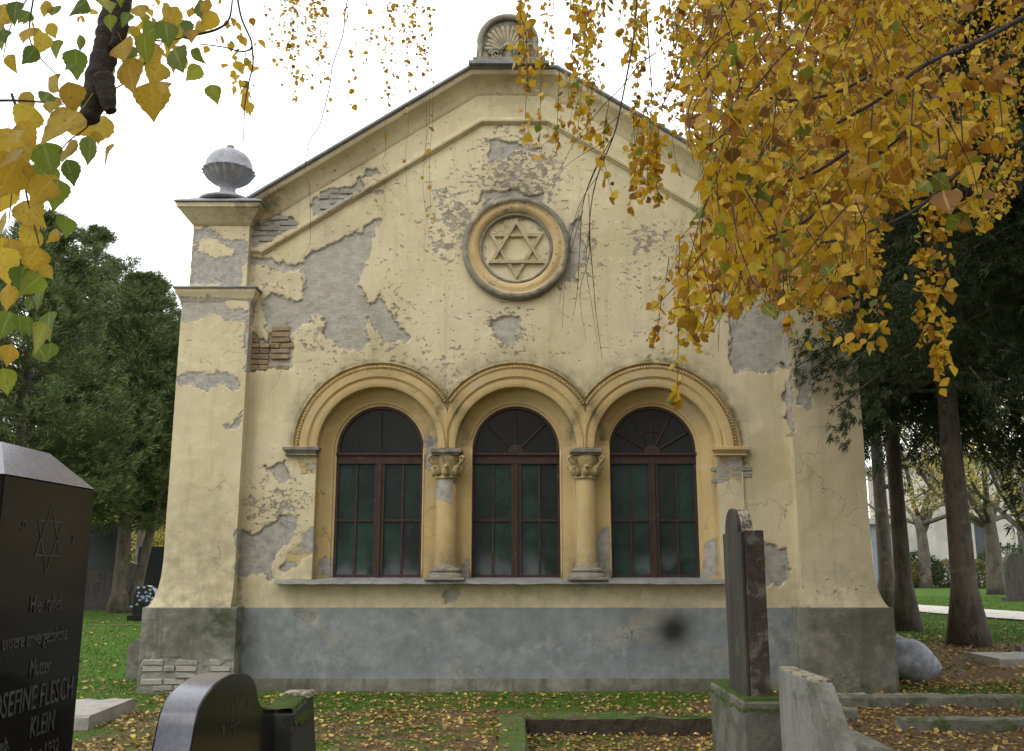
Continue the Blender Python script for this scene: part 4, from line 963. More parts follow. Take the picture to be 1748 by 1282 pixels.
# ============================================================= FAR BUILDINGS
fb = empty('building', (36, 68, 0), 'large pale building with tall windows beyond the path at the far right', 'building')
bx = MB(); bx.box(29.5, 56, 66, 78, 0, 8.6); bx.build('wall', M['palewall'], fb)
MB().box(29.0, 56.5, 65.5, 78.5, 8.6, 9.1).build('cornice', M['palewall'], fb)
for i in range(6):
    x = 31.0 + i * 4.0
    wf = MB(); wf.box(x - .15, x + 1.95, 65.82, 66.05, .9, 4.5); w = wf.build('window', M['palewall'], fb)
    MB().box(x, x + 1.8, 65.78, 65.815, 1.1, 4.3).build('pane', M['farglass'], w)
    MB().box(x + .82, x + .98, 65.70, 65.775, 1.1, 4.3).build('glazing_bar', M['palewall'], w)
fb2 = empty('building', (26, 74, 0), 'low blue grey building glimpsed between the conifer trunks', 'building')
MB().box(22, 31, 72, 80, 0, 4.4).build('wall', M['bluewall'], fb2)
MB().box(21.5, 31.4, 71.5, 80.5, 4.4, 4.8).build('roof', M['palewall'], fb2)
for i in range(3):
    w = MB().box(23.2 + i * 2.8, 24.4 + i * 2.8, 71.9, 72.05, 1.4, 3.3).build('window', M['palewall'], fb2)
    MB().box(23.35 + i * 2.8, 24.25 + i * 2.8, 71.86, 71.895, 1.55, 3.15).build('pane', M['farglass'], w)

# ============================================================= TREES
rng = np.random.RandomState(11)
def unit(v): return v / (np.linalg.norm(v, axis=-1, keepdims=True) + 1e-9)
def blades(P, D, L, W, rng, droop=0.0):
    """thin quads from P along D"""
    n = len(P); D = unit(D); side = unit(np.cross(D, rng.randn(n, 3))); L = np.asarray(L).reshape(-1, 1); W = np.asarray(W).reshape(-1, 1)
    mid = P + D * L * .55 + side * 0; tip = P + D * L - np.array([0, 0, 1]) * droop * L
    V = np.stack([P, mid + side * W, tip, mid - side * W], 1).reshape(-1, 3)
    return V, (np.arange(n)[:, None] * 4 + np.arange(4)[None, :])
def conifer(name, loc, label, h, zb, rfun, trunk_r, mat, nbr=110, tuft=22, bl=7, tl=.3, bw=.02, seed=1, up=.0, group='conifers', cat='tree', droop=.3, lean=(0, 0), bark='bark', trunks=None, spread=.16, hang=.8):
    rg = np.random.RandomState(seed); g = empty(name, loc, label, cat, group); base = np.array(loc, float)
    tz = np.linspace(0, h * .97, 14); fl = 1 + .8 * np.exp(-tz / .35)
    lx = lambda z: base[0] + lean[0] * z; ly = lambda z: base[1] + lean[1] * z
    if trunks is None: trunks = [(0, 0, 0, 0, 1.0)]
    for (dx, dy, ex, ey, kr) in trunks:
        tb = MB(); tb.tube([(lx(z) + dx + ex * z, ly(z) + dy + ey * z, base[2] - .1 + z) for z in tz], trunk_r * kr * fl * (1 - tz / h * .85), 12); tb.build('trunk', M[bark], g, True)
    PV = []; PD = []; lim = MB()
    for b in range(nbr):
        t = rg.rand() ** .85; z = zb + (h - zb) * t; az = rg.rand() * 2 * math.pi; Rr = rfun(t, az) * rg.uniform(.7, 1.08)
        d = np.array([math.cos(az), math.sin(az), up + rg.uniform(-.25, .15)]); o = np.array([lx(z), ly(z), base[2] + z])
        s = np.linspace(0, 1, 6); line = o + d * (Rr * s)[:, None] + np.array([0, 0, 1]) * (-(s ** 2) * droop * Rr * .6)[:, None]
        lim.tube(line, np.linspace(.028, .006, 6) * (h / 12), 4, cap=False)
        k = int(tuft * max(.4, Rr / 2)); ss = rg.uniform(.18, 1.0, k) ** .75
        c = o + d * (Rr * ss)[:, None] + np.array([0, 0, 1]) * (-(ss ** 2) * droop * Rr * .6)[:, None]
        wd_ = spread * Rr * (1.15 - ss) + .06; lat = np.cross(d, [0, 0, 1]); c = c + lat * (rg.randn(k) * wd_)[:, None] + np.array([0, 0, 1]) * (rg.randn(k) * .07 * Rr - .03)[:, None]
        PV.append(c); PD.append(unit(np.tile(d, (k, 1)) + lat * (rg.randn(k) * .7)[:, None] + np.array([0, 0, up * .8 - droop * hang]) + rg.randn(k, 3) * .25))
    PV = np.vstack(PV); PD = np.vstack(PD); n = len(PV); P = np.repeat(PV, bl, 0); D = np.repeat(PD, bl, 0) + rg.randn(n * bl, 3) * .45
    P = P + rg.randn(n * bl, 3) * tl * .18
    V, q = blades(P, D, rg.uniform(.5, 1.1, n * bl) * tl, rg.uniform(.6, 1.3, n * bl) * bw, rg, droop * .3)
    rn = np.repeat(np.repeat(rg.rand(n) * .7, bl) + rg.rand(n * bl) * .3, 4)
    lim.build('limb', M[bark], g, False)
    tag(mesh_np('crown', V, q, M[mat], g, False, dict(rnd=rn)), kind='stuff')
    return g
cone = lambda r, p=.7: (lambda t, az: r * (max(0, 1 - t) ** p * .95 + .06))
oval = lambda r: (lambda t, az: r * (math.sin(math.pi * min(1, (t * .86 + .1))) ** .6))
rootx = lambda px, Y_: (px - 874) / F * (Y_ * CT - EYE * ST_)
# left side junipers
rcone = lambda r: (lambda t, az: r * (min(1, (t + .12) * 4) * max(0, 1 - t ** 1.7) ** .75 * .95 + .05) * (1 + .18 * math.sin(az * 3 + t * 9)))
JG = 'evergreen trees left of the chapel'
conifer('juniper_tree', (rootx(5, 27), 27, 0), 'broad dark evergreen filling the left edge behind the black gravestone', 11.9, 1.9, rcone(3.5), .25, 'yewneedle', 330, 44, 9, .24, .014, 1, up=.45, droop=.03, group=JG)
conifer('juniper_tree', (rootx(200, 31), 31, 0), 'dense evergreen with two leaning trunks, between the black gravestone and the pier', 11.2, 2.4, rcone(3.3), .25, 'yewneedle', 300, 44, 9, .24, .015, 2, up=.45, droop=.03, group=JG, trunks=[(.05, 0, -.01, 0, 1.0), (.35, .2, .17, 0, .7)])
conifer('juniper_tree', (rootx(300, 34), 34, 0), 'evergreen rising directly behind the left corner pier', 10.4, 2.3, rcone(3.1), .22, 'yewneedle', 260, 42, 9, .26, .016, 3, up=.45, droop=.03, group=JG)
conifer('juniper_tree', (rootx(110, 34), 34, 0), 'evergreen with pointed top standing second from the left edge', 14.0, 2.3, rcone(3.2), .22, 'yewneedle', 260, 42, 9, .26, .016, 4, up=.45, droop=.03, group=JG)
conifer('pine_tree', (rootx(232, 46), 46, 0), 'paler thin tree showing above the evergreens left of the urn', 15.8, 5, rcone(2.4), .22, 'farleaf', 100, 26, 8, .34, .022, 5, up=.4, droop=0, group=JG)
# right side spruces
SG = 'spruces right of the chapel'
conifer('spruce_tree', (rootx(1655, 19.1), 19.1, 0), 'nearest thick spruce trunk right of the chapel, its foot among leaves', 17, 5.0, cone(4.2), .25, 'needle', 260, 60, 10, .22, .012, 6, droop=.6, group=SG)
conifer('spruce_tree', (rootx(1549, 22.9), 22.9, 0), 'middle straight spruce trunk on the green lawn right of the chapel', 17, 5.0, cone(4.0), .21, 'needle', 240, 56, 10, .24, .014, 7, droop=.55, group=SG)
conifer('spruce_tree', (rootx(1518, 29.5), 29.5, 0), 'furthest spruce trunk of the three, right against the pier edge', 17, 6.0, cone(4.4), .24, 'needle', 200, 46, 9, .28, .016, 8, droop=.5, group=SG)
conifer('spruce_tree', (7.3, 11.0, 0), 'spruce beside the chapel with drooping boughs reaching before the right pier', 14, 4.9, cone(4.0, .4), .26, 'needle', 440, 170, 19, .095, .0062, 9, droop=.5, group=SG, spread=.12, hang=1.4)
conifer('spruce_tree', (14.5, 20.0, 0), 'spruce just outside the right edge with boughs hanging into view', 16, 4.6, cone(4.6), .3, 'needle', 240, 50, 9, .24, .014, 10, droop=.5, group=SG)
# spruces added out of view so their mass darkens the wall and graves
CG = 'added shade trees out of view'
conifer('spruce_tree', (-7.5, -6.5, 0), 'unseen tall spruce added for shade behind the camera, left', 15, 2.0, cone(4.2), .3, 'needle', 150, 34, 5, .5, .06, 31, droop=.4, group=CG)
conifer('spruce_tree', (1.5, -9.0, 0), 'unseen tall spruce added for shade directly behind the camera', 16, 2.0, cone(4.6), .3, 'needle', 150, 34, 5, .5, .06, 32, droop=.4, group=CG)
conifer('spruce_tree', (9.5, -4.0, 0), 'unseen tall spruce added for shade behind the camera, right', 16, 2.0, cone(4.8), .3, 'needle', 160, 34, 5, .5, .06, 33, droop=.4, group=CG)
conifer('spruce_tree', (10.5, 5.0, 0), 'unseen spruce added beside the graves well outside the right edge', 14, 2.6, cone(3.6), .3, 'needle', 160, 34, 5, .5, .06, 34, droop=.4, group=CG)
# deciduous trees beyond the path
def broadleaf(loc, label, h, tr, mat, seed, ncl, spread, name='tree', group='autumn trees beyond the path', lw=.09, forks=((.35, 1.2), (-.4, 1.0), (.1, 1.4))):
    rg = np.random.RandomState(seed); g = empty(name, loc, label, 'tree', group); b = np.array(loc, float)
    tb = MB(); z = np.linspace(0, h * .38, 7); tb.tube([b + (math.sin(a * .8) * .08, 0, a - .1) for a in z], np.linspace(tr * 1.3, tr * .8, 7), 10); tb.build('trunk', M['bark'], g, True)
    top = b + (0, 0, h * .36); tips = []
    for k in range(9):
        az = rg.rand() * 6.28; el = rg.uniform(.15, 1.3); L = rg.uniform(.4, .62) * spread * 1.6; d = np.array([math.cos(az) * math.cos(el), math.sin(az) * math.cos(el), math.sin(el)])
        s = np.linspace(0, 1, 9); st0 = top - (0, 0, rg.uniform(0, h * .12)); wob = np.cumsum(rg.randn(9, 3) * .05 * L, 0) * s[:, None]
        ln = st0 + d * (L * s)[:, None] + wob + np.array([0, 0, 1]) * (.18 * L * s ** 2)[:, None]
        bb = MB(); bb.tube(ln, np.linspace(tr * .5, tr * .08, 9), 7)
        for m in range(5):
            i = rg.randint(3, 9); d2 = unit(d + rg.randn(3) * .7); ln2 = ln[i] + d2 * (np.linspace(0, 1, 5) * L * .45)[:, None] + rg.randn(5, 3) * .04; bb.tube(ln2, np.linspace(tr * .15, tr * .03, 5), 5); tips.append(ln2[2:])
        bb.build('branch', M['bark'], g, True); tips.append(ln[5:])
    T = np.vstack(tips); P = T[rg.randint(0, len(T), ncl)] + rg.randn(ncl, 3) * .35
    P = np.repeat(P, 12, 0) + rg.randn(ncl * 12, 3) * .28; V, q = blades(P, rg.randn(len(P), 3), rg.uniform(.6, 1.2, len(P)) * lw * 2, rg.uniform(.6, 1.2, len(P)) * lw * .7, rg)
    tag(mesh_np('crown', V, q, M[mat], g, False, dict(rnd=np.repeat(rg.rand(len(P)), 4))), kind='stuff')
    return g
broadleaf((rootx(1580, 60), 60, 0), 'forked bare limbed tree seen between the spruce trunks, beyond the path', 12, .33, 'yelleaf', 21, 260, 9)
broadleaf((rootx(1700, 48), 48, 0), 'dark trunked autumn tree right of the nearest spruce, beyond the path', 12, .34, 'yelleaf', 22, 420, 9)
broadleaf((rootx(1765, 44), 44, 0), 'yellowing tree at the right edge beyond the path', 11, .3, 'yelleaf', 23, 420, 8)
broadleaf((rootx(1500, 80), 80, 0), 'small green tree far off in the gap beside the right pier', 11, .3, 'farleaf', 24, 400, 8)
broadleaf((rootx(200, 62), 62, 0), 'yellow green tree seen below the evergreens at left', 6, .2, 'yelleaf', 25, 500, 5)
broadleaf((rootx(262, 58), 58, 0), 'golden bush like tree beside the left pier, far behind', 5.5, .2, 'yelleaf', 26, 400, 4)
# bushes at foot of far building
for k, (px, Y_, r, mat, lab) in enumerate(((1480 + 60, 62, 1.1, 'yelleaf', 'yellow green bush beyond the path between the spruce trunks'), (1568, 61, 1.3, 'needle', 'dark round bush left of the forked tree'), (1620, 62, 1.0, 'farleaf', 'grey green bush right of the forked tree'), (1725, 60, 1.6, 'needle', 'dark bush under the tall far window'), (1672, 60, 1.0, 'farleaf', 'low bush behind the nearest spruce trunk'))):
    rg = np.random.RandomState(50 + k); n = 2600; D = unit(rg.randn(n, 3)); P = D * (r * rg.uniform(.5, 1, n) ** .5)[:, None] * (1.2, 1, .9) + (rootx(px, Y_), Y_, r * .8); V, q = blades(P, D + rg.randn(n, 3) * .5, rg.uniform(.1, .25, n), rg.uniform(.03, .07, n), rg)
    g = empty('bush', (rootx(px, Y_), Y_, 0), lab, 'bush', 'bushes beyond the path'); tag(mesh_np('foliage', V, q, M[mat], g, False, dict(rnd=np.repeat(rg.rand(n), 4))), kind='stuff')
    sb = MB(); sb.tube([(rootx(px, Y_), Y_, -.05), (rootx(px, Y_), Y_, r)], .05, 6); sb.build('stem', M['bark'], g)
# far belt of woodland closing the horizon
rg = np.random.RandomState(77); PV = []
for (x0, x1, y0, y1, h0, n) in ((-90, -14, 66, 90, 7.5, 9000), (42, 120, 85, 110, 9, 5000), (-30, 60, 110, 125, 6, 5000)):
    x = rg.uniform(x0, x1, n); y = rg.uniform(y0, y1, n); hh = h0 * (.6 + .7 * vnoise(x / 5, y / 9, 4)); PV.append(np.stack([x, y, rg.rand(n) ** .8 * hh], 1))
PV = np.vstack(PV); PV = np.repeat(PV, 5, 0) + rg.randn(len(PV) * 5, 3) * .5; V, q = blades(PV, rg.randn(len(PV), 3) + (0, 0, .5), rg.uniform(.5, 1.1, len(PV)), rg.uniform(.15, .35, len(PV)), rg)
fw_ = mesh_np('distant_woodland', V, q, M['farleaf'], None, False, dict(rnd=np.repeat(rg.rand(len(PV)) * .8, 4)))
tag(fw_, 'belt of far woodland closing the cemetery behind the trees', 'woodland', kind='stuff')

# ============================================================= LEAVES
def leaf_template(kind='birch'):
    if kind == 'birch': w = [(0, 0), (.12, .30), (.30, .46), (.50, .40), (.72, .22), (.88, .09), (1.0, 0)]
    else: w = [(0, 0), (.03, .12), (.09, .30), (.18, .41), (.25, .40), (.31, .44), (.40, .38), (.47, .38), (.56, .29), (.64, .27), (.75, .16), (.87, .08), (1.0, 0)]
    V = [(0, 0, 0)]
    mid = [(a, 0, 0) for a, b in w]; l = [(a, b, .22 * b + .10 * a * a) for a, b in w[1:-1]]; r = [(a, -b, .22 * b + .10 * a * a) for a, b in w[1:-1]]
    mid = [(a, 0, .10 * a * a) for a, b in w]
    V = mid + l + r; n = len(w); m = n - 2; Q = []; T = []
    L = lambda i: n + i; Rr = lambda i: n + m + i
    T += [(0, 1, L(0)), (0, Rr(0), 1)]
    for i in range(m - 1): Q += [(i + 1, i + 2, L(i + 1), L(i)), (i + 2, i + 1, Rr(i), Rr(i + 1))]
    T += [(n - 2, n - 1, L(m - 1)), (n - 1, n - 2, Rr(m - 1))]
    return np.array(V, float), np.array(Q), np.array(T), n
BL = leaf_template('birch'); PL = leaf_template('poplar')
def frames(D, rg):
    D = unit(D); S = unit(np.cross(D, rg.randn(len(D), 3))); U = np.cross(D, S); return np.stack([D, S, U], 2)   # columns
def scatter_leaves(P, D, S, rg, tmpl, curl=1.0):
    V0, Q, T = tmpl[:3]; n = len(P); M3 = frames(D, rg); loc = V0[None] * np.stack([np.ones(n), rg.uniform(.8, 1.1, n), rg.uniform(-1.2, 1.2, n) * curl], 1)[:, None, :] * S[:, None, None]
    V = P[:, None, :] + np.einsum('nij,nkj->nki', M3, loc); k = len(V0); off = (np.arange(n) * k)[:, None, None]
    return V.reshape(-1, 3), [(Q[None] + off).reshape(-1, 4), (T[None] + off).reshape(-1, 3)], k
rg = np.random.RandomState(101)
# --- fallen leaves and grass
def ground_z(x, y):
    z = (fbm(x * .9, y * .9, 5) - .5) * .07 - .004
    ip = (x > .14) & (x < 2.16) & (y < 10.29) & (y > 5.2); return np.where(ip, -.17 + (fbm(x * 2, y * 2, 8) - .5) * .05, z)
def litter_field(n, x0, x1, y0, y1, dens, seed, s=(.02, .058)):
    rg = np.random.RandomState(seed); x = rg.uniform(x0, x1, n); y = rg.uniform(y0, y1, n); k = rg.rand(n) < dens(x, y); x = x[k]; y = y[k]
    k = ~((np.abs(x - CX) < 4.7) & (y > 12.15) & (y < 27)); x = x[k]; y = y[k]; n = len(x)
    P = np.stack([x, y, ground_z(x, y) + rg.uniform(.004, .035, n)], 1); a = rg.rand(n) * 6.28; D = np.stack([np.cos(a), np.sin(a), rg.uniform(-.3, .5, n)], 1)
    V0, Q, T = BL[:3]; Dn = unit(D); S = unit(np.cross(np.array([0, 0, 1.0]) + rg.randn(n, 3) * .35, Dn)); U = np.cross(Dn, S); M3 = np.stack([Dn, S, U], 2); sc = rg.uniform(*s, n)
    loc = V0[None] * np.stack([np.ones(n), rg.uniform(.8, 1.1, n), rg.uniform(-2, 2.5, n)], 1)[:, None] * sc[:, None, None]; V = P[:, None] + np.einsum('nij,nkj->nki', M3, loc); kk = len(V0); off = (np.arange(n) * kk)[:, None, None]
    return V.reshape(-1, 3), [(Q[None] + off).reshape(-1, 4), (T[None] + off).reshape(-1, 3)], np.repeat(rg.rand(n), kk)
def dn(x, y):
    d = .05 + 1.1 * sstep(.35, .7, fbm(x * 1.7, y * 1.7, 61)); d = np.where((x > .14) & (x < 2.16) & (y < 10.3), .95, d); d = np.where((x > -2.5) & (x < -.13) & (y < 11.0), np.maximum(d, .45), d)
    d = np.where((x > -.13) & (x < .14) & (y < 10.5), .12, d); d = np.where((x < -4.3) & (y > 11.6), .07, d); d = np.where((x > 3.0) & (y < 11.0), .62, d); d = np.where((y > 11) & (y < 12.4) & (x > -4) & (x < 3), .42, d)
    return d
V, f, rn = litter_field(34000, -6.5, 7.5, 7.6, 13.5, dn, 5)
tag(mesh_np('fallen_leaves', V, f, M['litter'], None, False, dict(rnd=rn)), 'brown and yellow fallen leaves lying thickly over the graves before the chapel', 'fallen leaves', kind='stuff')
V, f, rn = litter_field(16000, 4.5, 18, 12.5, 30, lambda x, y: np.where(y < 21, .75, .14) * (.4 + fbm(x, y, 9)), 6, (.05, .085))
tag(mesh_np('fallen_leaves', V, f, M['litter'], None, False, dict(rnd=rn)), 'thin scatter of brown leaves under the spruces right of the chapel', 'fallen leaves', kind='stuff')
V, f, rn = litter_field(5000, -16, -4.7, 12, 28, lambda x, y: np.where(y < 16, .35, .1), 7, (.05, .08))
tag(mesh_np('fallen_leaves', V, f, M['litter'], None, False, dict(rnd=rn)), 'few yellow leaves on the bright lawn left of the chapel', 'fallen leaves', kind='stuff')
def grass(n, x0, x1, y0, y1, seed, hh, w, name_label):
    rg = np.random.RandomState(seed); x = rg.uniform(x0, x1, n); y = rg.uniform(y0, y1, n); g = green_of(x, y) + (fbm(x * 1.6, y * 1.6, 33) - .5) * .9; k = (g > .5) & ~((np.abs(x - CX) < 4.7) & (y > 12.1) & (y < 27)) & ~((x > .14) & (x < 2.2) & (y < 10.3) & (rg.rand(n) > .15)); x = x[k]; y = y[k]; m = len(x)
    P = np.stack([x, y, ground_z(x, y) - .01], 1); D = np.stack([rg.randn(m) * .45, rg.randn(m) * .45, np.ones(m)], 1); V, q = blades(P, D, rg.uniform(.5, 1.2, m) * hh, np.full(m, w), rg, .3)
    tag(mesh_np('grass', V, q, M['grassm'], None, False, dict(rnd=np.repeat(rg.rand(m), 4))), name_label, 'grass', kind='stuff')
grass(60000, -6.5, 7.5, 7.6, 13.5, 1, .05, .004, 'short moss green grass between the graves before the chapel')
grass(60000, -22, -4.6, 12, 40, 2, .09, .010, 'bright green lawn left of the chapel')
grass(80000, 4.9, 24, 12, 45, 3, .09, .010, 'green lawn under the spruces right of the chapel')

# --- birch on the right: curtain of hanging twigs
rg = np.random.RandomState(202)
birch = empty('birch_tree', (4.3, 4.6, 0), 'weeping birch with a dense curtain of yellow leaves hanging into the upper right', 'birch tree')
tb = MB(); z = np.linspace(-.1, 9.5, 16); tb.tube([(4.3 + .1 * math.sin(a), 4.6 + .08 * math.sin(a * .7), a) for a in z], .17 * (1 - z / 12) + .03 + .08 * np.exp(-z * 3), 12)
tb.build('trunk', simple('birch_bark', (.55, .53, .50), (.30, .28, .26), 5, c3=(.06, .05, .045), sc=(1, 1, 3), t3=(.55, .62)), birch, True)
ENV = [(1120,-260),(1800,-260),(1800,260),(1748,300),(1700,372),(1672,395),(1640,300),(1590,300),(1560,340),(1500,372),(1508,455),(1482,482),(1440,462),(1420,540),(1390,560),(1352,500),(1322,545),(1290,505),(1258,552),(1236,490),(1212,575),(1180,590),(1140,585),(1100,582),(1112,500),(1150,450),(1172,400),(1200,352),(1198,300),(1180,252),(1168,200),(1178,140),(1150,60)]
twg = MB(); LP = []; LD = []; LS = []
def path_pts(pts, Y, n=None):
    """polyline of photo pixels at distance Y -> 3D, smooth"""
    P = np.array([atY(px, py, Y if np.isscalar(Y) else Y[i]) for i, (px, py) in enumerate(pts)]); m = len(P); t = np.linspace(0, m - 1, n or (m * 5)); i = np.clip(t.astype(int), 0, m - 2); f = (t - i)[:, None]
    p0 = P[np.clip(i - 1, 0, m - 1)]; p1 = P[i]; p2 = P[i + 1]; p3 = P[np.clip(i + 2, 0, m - 1)]
    return .5 * (2 * p1 + (p2 - p0) * f + (2 * p0 - 5 * p1 + 4 * p2 - p3) * f ** 2 + (-p0 + 3 * p1 - 3 * p2 + p3) * f ** 3)
def add_leaves(line, spacing, size, env=None, jit=.02, prob=1.0):
    seg = np.linalg.norm(np.diff(line, axis=0), axis=1); L = seg.sum(); n = max(1, int(L / spacing)); s = rg.rand(n) * L; cs = np.concatenate([[0], np.cumsum(seg)])
    P = np.stack([np.interp(s, cs, line[:, k]) for k in range(3)], 1); P += rg.randn(n, 3) * jit
    k = rg.rand(n) < prob; P = P[k]; n = len(P)
    if n == 0: return
    D = np.stack([rg.randn(n) * .75, rg.randn(n) * .75, -np.ones(n) * .8], 1); S = np.clip(rg.lognormal(-.06, .26, n), .45, 1.5) * size
    if env is not None:
        px, py, _ = topx(P); k = sdf_poly(px + (vnoise(px / 18, py / 18, 2) - .5) * 30, py + (vnoise(px / 18, py / 18, 7) - .5) * 30, env) > 0
        P, D, S = P[k], D[k], S[k]
    LP.append(P); LD.append(D); LS.append(S)
DV = 1
nst = 0
nfar = 0
while nfar < 210:
    px0 = rg.uniform(1190, 1600); py0 = rg.uniform(-250, 330); Y = rg.uniform(5.5, 8.5)
    if sdf_poly(np.array([px0]), np.array([py0]), ENV)[0] < 25: continue
    L = rg.uniform(.5, 1.1); p = np.array(atY(px0, py0, Y)); s = np.linspace(0, 1, 8); ln = p + np.stack([(rg.randn() * .2 - .1) * L * s, rg.randn() * .1 * s, -L * s], 1)
    add_leaves(ln, .012, rg.uniform(.034, .048), ENV, .035); nfar += 1
while nst < 690:
    px0 = rg.uniform(1110, 1790); py0 = rg.uniform(-250, 470); Y = rg.choice([rg.uniform(1.9, 3.2), rg.uniform(3.4, 7.8)], p=[.14, .86])
    if sdf_poly(np.array([px0]), np.array([py0]), ENV)[0] < 0 or (px0 > 1540 and rg.rand() < .5): continue
    L = rg.uniform(.35, .95); p = np.array(atY(px0, py0, Y)); n = 9; s = np.linspace(0, 1, n); dx = rg.randn() * .26 - .16
    ln = p + np.stack([dx * L * s ** .7 + .07 * np.sin(s * 6 + rg.rand() * 6) * L, rg.randn() * .12 * L * s, -L * s], 1)
    px, py, _ = topx(ln); ok = sdf_poly(px, py, ENV) > -8; e = n if ok.all() else max(2, int(np.argmin(ok)))
    ln = ln[:e]
    if len(ln) < 2: continue
    twg.tube(ln, np.linspace(.0022, .0011, len(ln)), 3, cap=False)
    add_leaves(ln, .0175, rg.uniform(.028, .042), ENV, .024); nst += 1
# named hanging strands (tips reaching below and beside the curtain)
ST = [([(1160,400),(1158,520),(1157,640),(1155,672),(1152,700)], 4.2, .03, .9), ([(1600,260),(1590,420),(1592,540),(1605,660)], 4.6, .016, 1), ([(1575,300),(1570,450),(1575,570),(1578,600)], 4.8, .02, 1), ([(1620,280),(1612,430),(1612,560),(1612,640)], 4.4, .02, 1),
 ([(1430,440),(1436,520),(1446,590),(1450,600)], 4.2, .016, 1), ([(1465,440),(1468,520),(1475,590)], 4.0, .016, 1), ([(1400,480),(1404,540),(1406,575)], 4.6, .02, 1), ([(1345,480),(1350,560),(1372,600)], 4.5, .03, .8), ([(1490,430),(1498,520),(1500,592)], 4.4, .02, 1),
 ([(1640,180),(1645,260),(1650,330),(1640,382)], 2.1, .035, 1), ([(1700,120),(1712,220),(1705,250)], 2.6, .03, 1), ([(1560,150),(1555,240),(1560,330)], 2.0, .035, 1), ([(1600,200),(1605,290),(1590,350)], 1.9, .04, 1), ([(1300,240),(1295,330),(1270,430)], 2.5, .03, 1), ([(1490,180),(1480,300),(1470,360)], 2.2, .035, 1),
 ([(1190,560),(1192,600)], 4.5, .03, 1), ([(1230,480),(1228,545),(1226,600)], 4.6, .06, .6), ([(1130,500),(1122,560),(1108,585)], 4.2, .02, 1)]
# thin fringe over the gable and in the sky, top centre
for k in range(46):
    x0 = rg.uniform(885, 1190); top = rg.uniform(-120, 60); ln_ = rg.uniform(80, 260) if x0 > 940 else rg.uniform(60, 170)
    ST.append(([(x0, top), (x0 + rg.randn() * 8, top + ln_ * .5), (x0 + rg.randn() * 14, top + ln_)], rg.uniform(4.6, 7.5), .030, .8))
for k in range(9):
    x0 = rg.uniform(1000, 1180); top = rg.uniform(120, 230); ST.append(([(x0, top), (x0 - 8, top + 60), (x0 + rg.randn() * 10, top + rg.uniform(110, 160))], rg.uniform(4.5, 6), .028, .9))
ST += [([(893,20),(900,110),(897,190),(896,240)], 5.2, .03, .9), ([(925,80),(922,190),(921,262)], 5.4, .035, .9), ([(955,120),(952,200),(948,255)], 5.2, .03, .9), ([(1080,180),(1085,300),(1070,360)], 5.0, .03, .9), ([(1040,170),(1030,260),(1050,350)], 5.0, .03, .9), ([(990,180),(985,240)], 5.4, .03, .9), ([(1125,220),(1120,290),(1124,345)], 4.9, .014, 1), ([(1098,230),(1092,310),(1098,350)], 4.9, .014, 1)]
for pts, Y, spc, pr in ST:
    ln = path_pts(pts, Y); twg.tube(ln, np.linspace(.0026, .0012, len(ln)), 3, cap=False); add_leaves(ln, spc * .62, .045 if Y > 3 else .05, None, .016, pr)
# bare dark twigs in front of the gable
BR = [([(1090,-40),(1082,60),(1062,170),(1048,230),(1020,300),(1008,360),(1005,420)], 5.0, .006), ([(1120,90),(1092,110),(1060,150),(1030,180),(1005,210),(975,250)], 5.0, .004), ([(1100,-30),(1108,90),(1112,170),(1090,190)], 5.1, .005),
 ([(1045,235),(1015,290),(995,350),(990,420),(985,500),(978,540)], 5.0, .003), ([(1006,400),(1012,470),(1018,540),(1028,612)], 5.0, .0028), ([(1008,380),(1000,450),(1010,520),(1022,600)], 5.0, .002), ([(1030,260),(1000,330),(970,420),(955,520)], 5.0, .0022), ([(1020,300),(985,360),(965,470),(960,560)], 5.0, .002), ([(1005,330),(1006,430),(990,500),(1000,580)], 5.0, .002), ([(995,360),(975,430),(972,500)], 5.0, .0018), ([(1040,240),(1000,260),(960,290),(935,340)], 5.0, .002), ([(1065,190),(1035,215),(985,240),(950,300),(930,330)], 5.0, .002)]
for pts, Y, r in BR: twg.tube(path_pts(pts, Y), np.linspace(r, r * .35, len(pts) * 5), 4, cap=False)
# main boughs
top = np.array([4.3, 4.6, 6.6])
for pts, Yl, r in (([(1748,30),(1660,75),(1580,110),(1500,170),(1420,215)], [3.2, 3.1, 3.0, 3.0, 3.0], .012), ([(1560,215),(1490,270),(1430,330),(1370,380),(1300,410)], [2.9] * 5, .010), ([(1640,290),(1560,360),(1470,400),(1400,415)], [3.6] * 4, .010), ([(1500,120),(1420,160),(1330,170),(1230,140),(1160,150)], [3.4] * 5, .007), ([(1460,250),(1380,300),(1300,320),(1250,380)], [2.6] * 4, .006), ([(1340,-60),(1330,60),(1350,180),(1320,260)], [4] * 4, .010), ([(1220,-60),(1200,40),(1190,140)], [4.4] * 3, .008)):
    bb = MB(); bb.tube(path_pts(pts, Yl), np.linspace(r, r * .4, len(pts) * 5), 6); bb.build('branch', M['birchbark'], birch, True)
for tx, ty, tz_ in ((1.6, 3.4, 4.9), (1.0, 5.0, 6.0), (2.6, 3.0, 4.6), (.5, 5.2, 6.3), (2.2, 5.6, 5.8), (1.2, 5.5, 5.9)):
    s = np.linspace(0, 1, 12)[:, None]; e = np.array([tx, ty, tz_]); ln = top * (1 - s) + e * s + np.array([0, 0, 1.1]) * np.sin(s * math.pi) + np.array([0, 0, rg.uniform(-.5, .8)]) * (1 - s)
    bb = MB(); bb.tube(ln, np.linspace(.055, .012, 12), 8); bb.build('branch', M['birchbark'], birch, True)
tag(twg.build('twig', M['twig'], birch), kind='stuff')
rc2 = np.random.RandomState(404); nn = 14000; cc = rc2.uniform((-5, -1.5, 4.4), (8.5, 9.5, 10.5), (nn // 60, 3)); uu = np.repeat(cc, 60, 0) + rc2.randn(nn // 60 * 60, 3) * (.55, .55, .5)  # overhead leaves added above the view to shade the lower facade
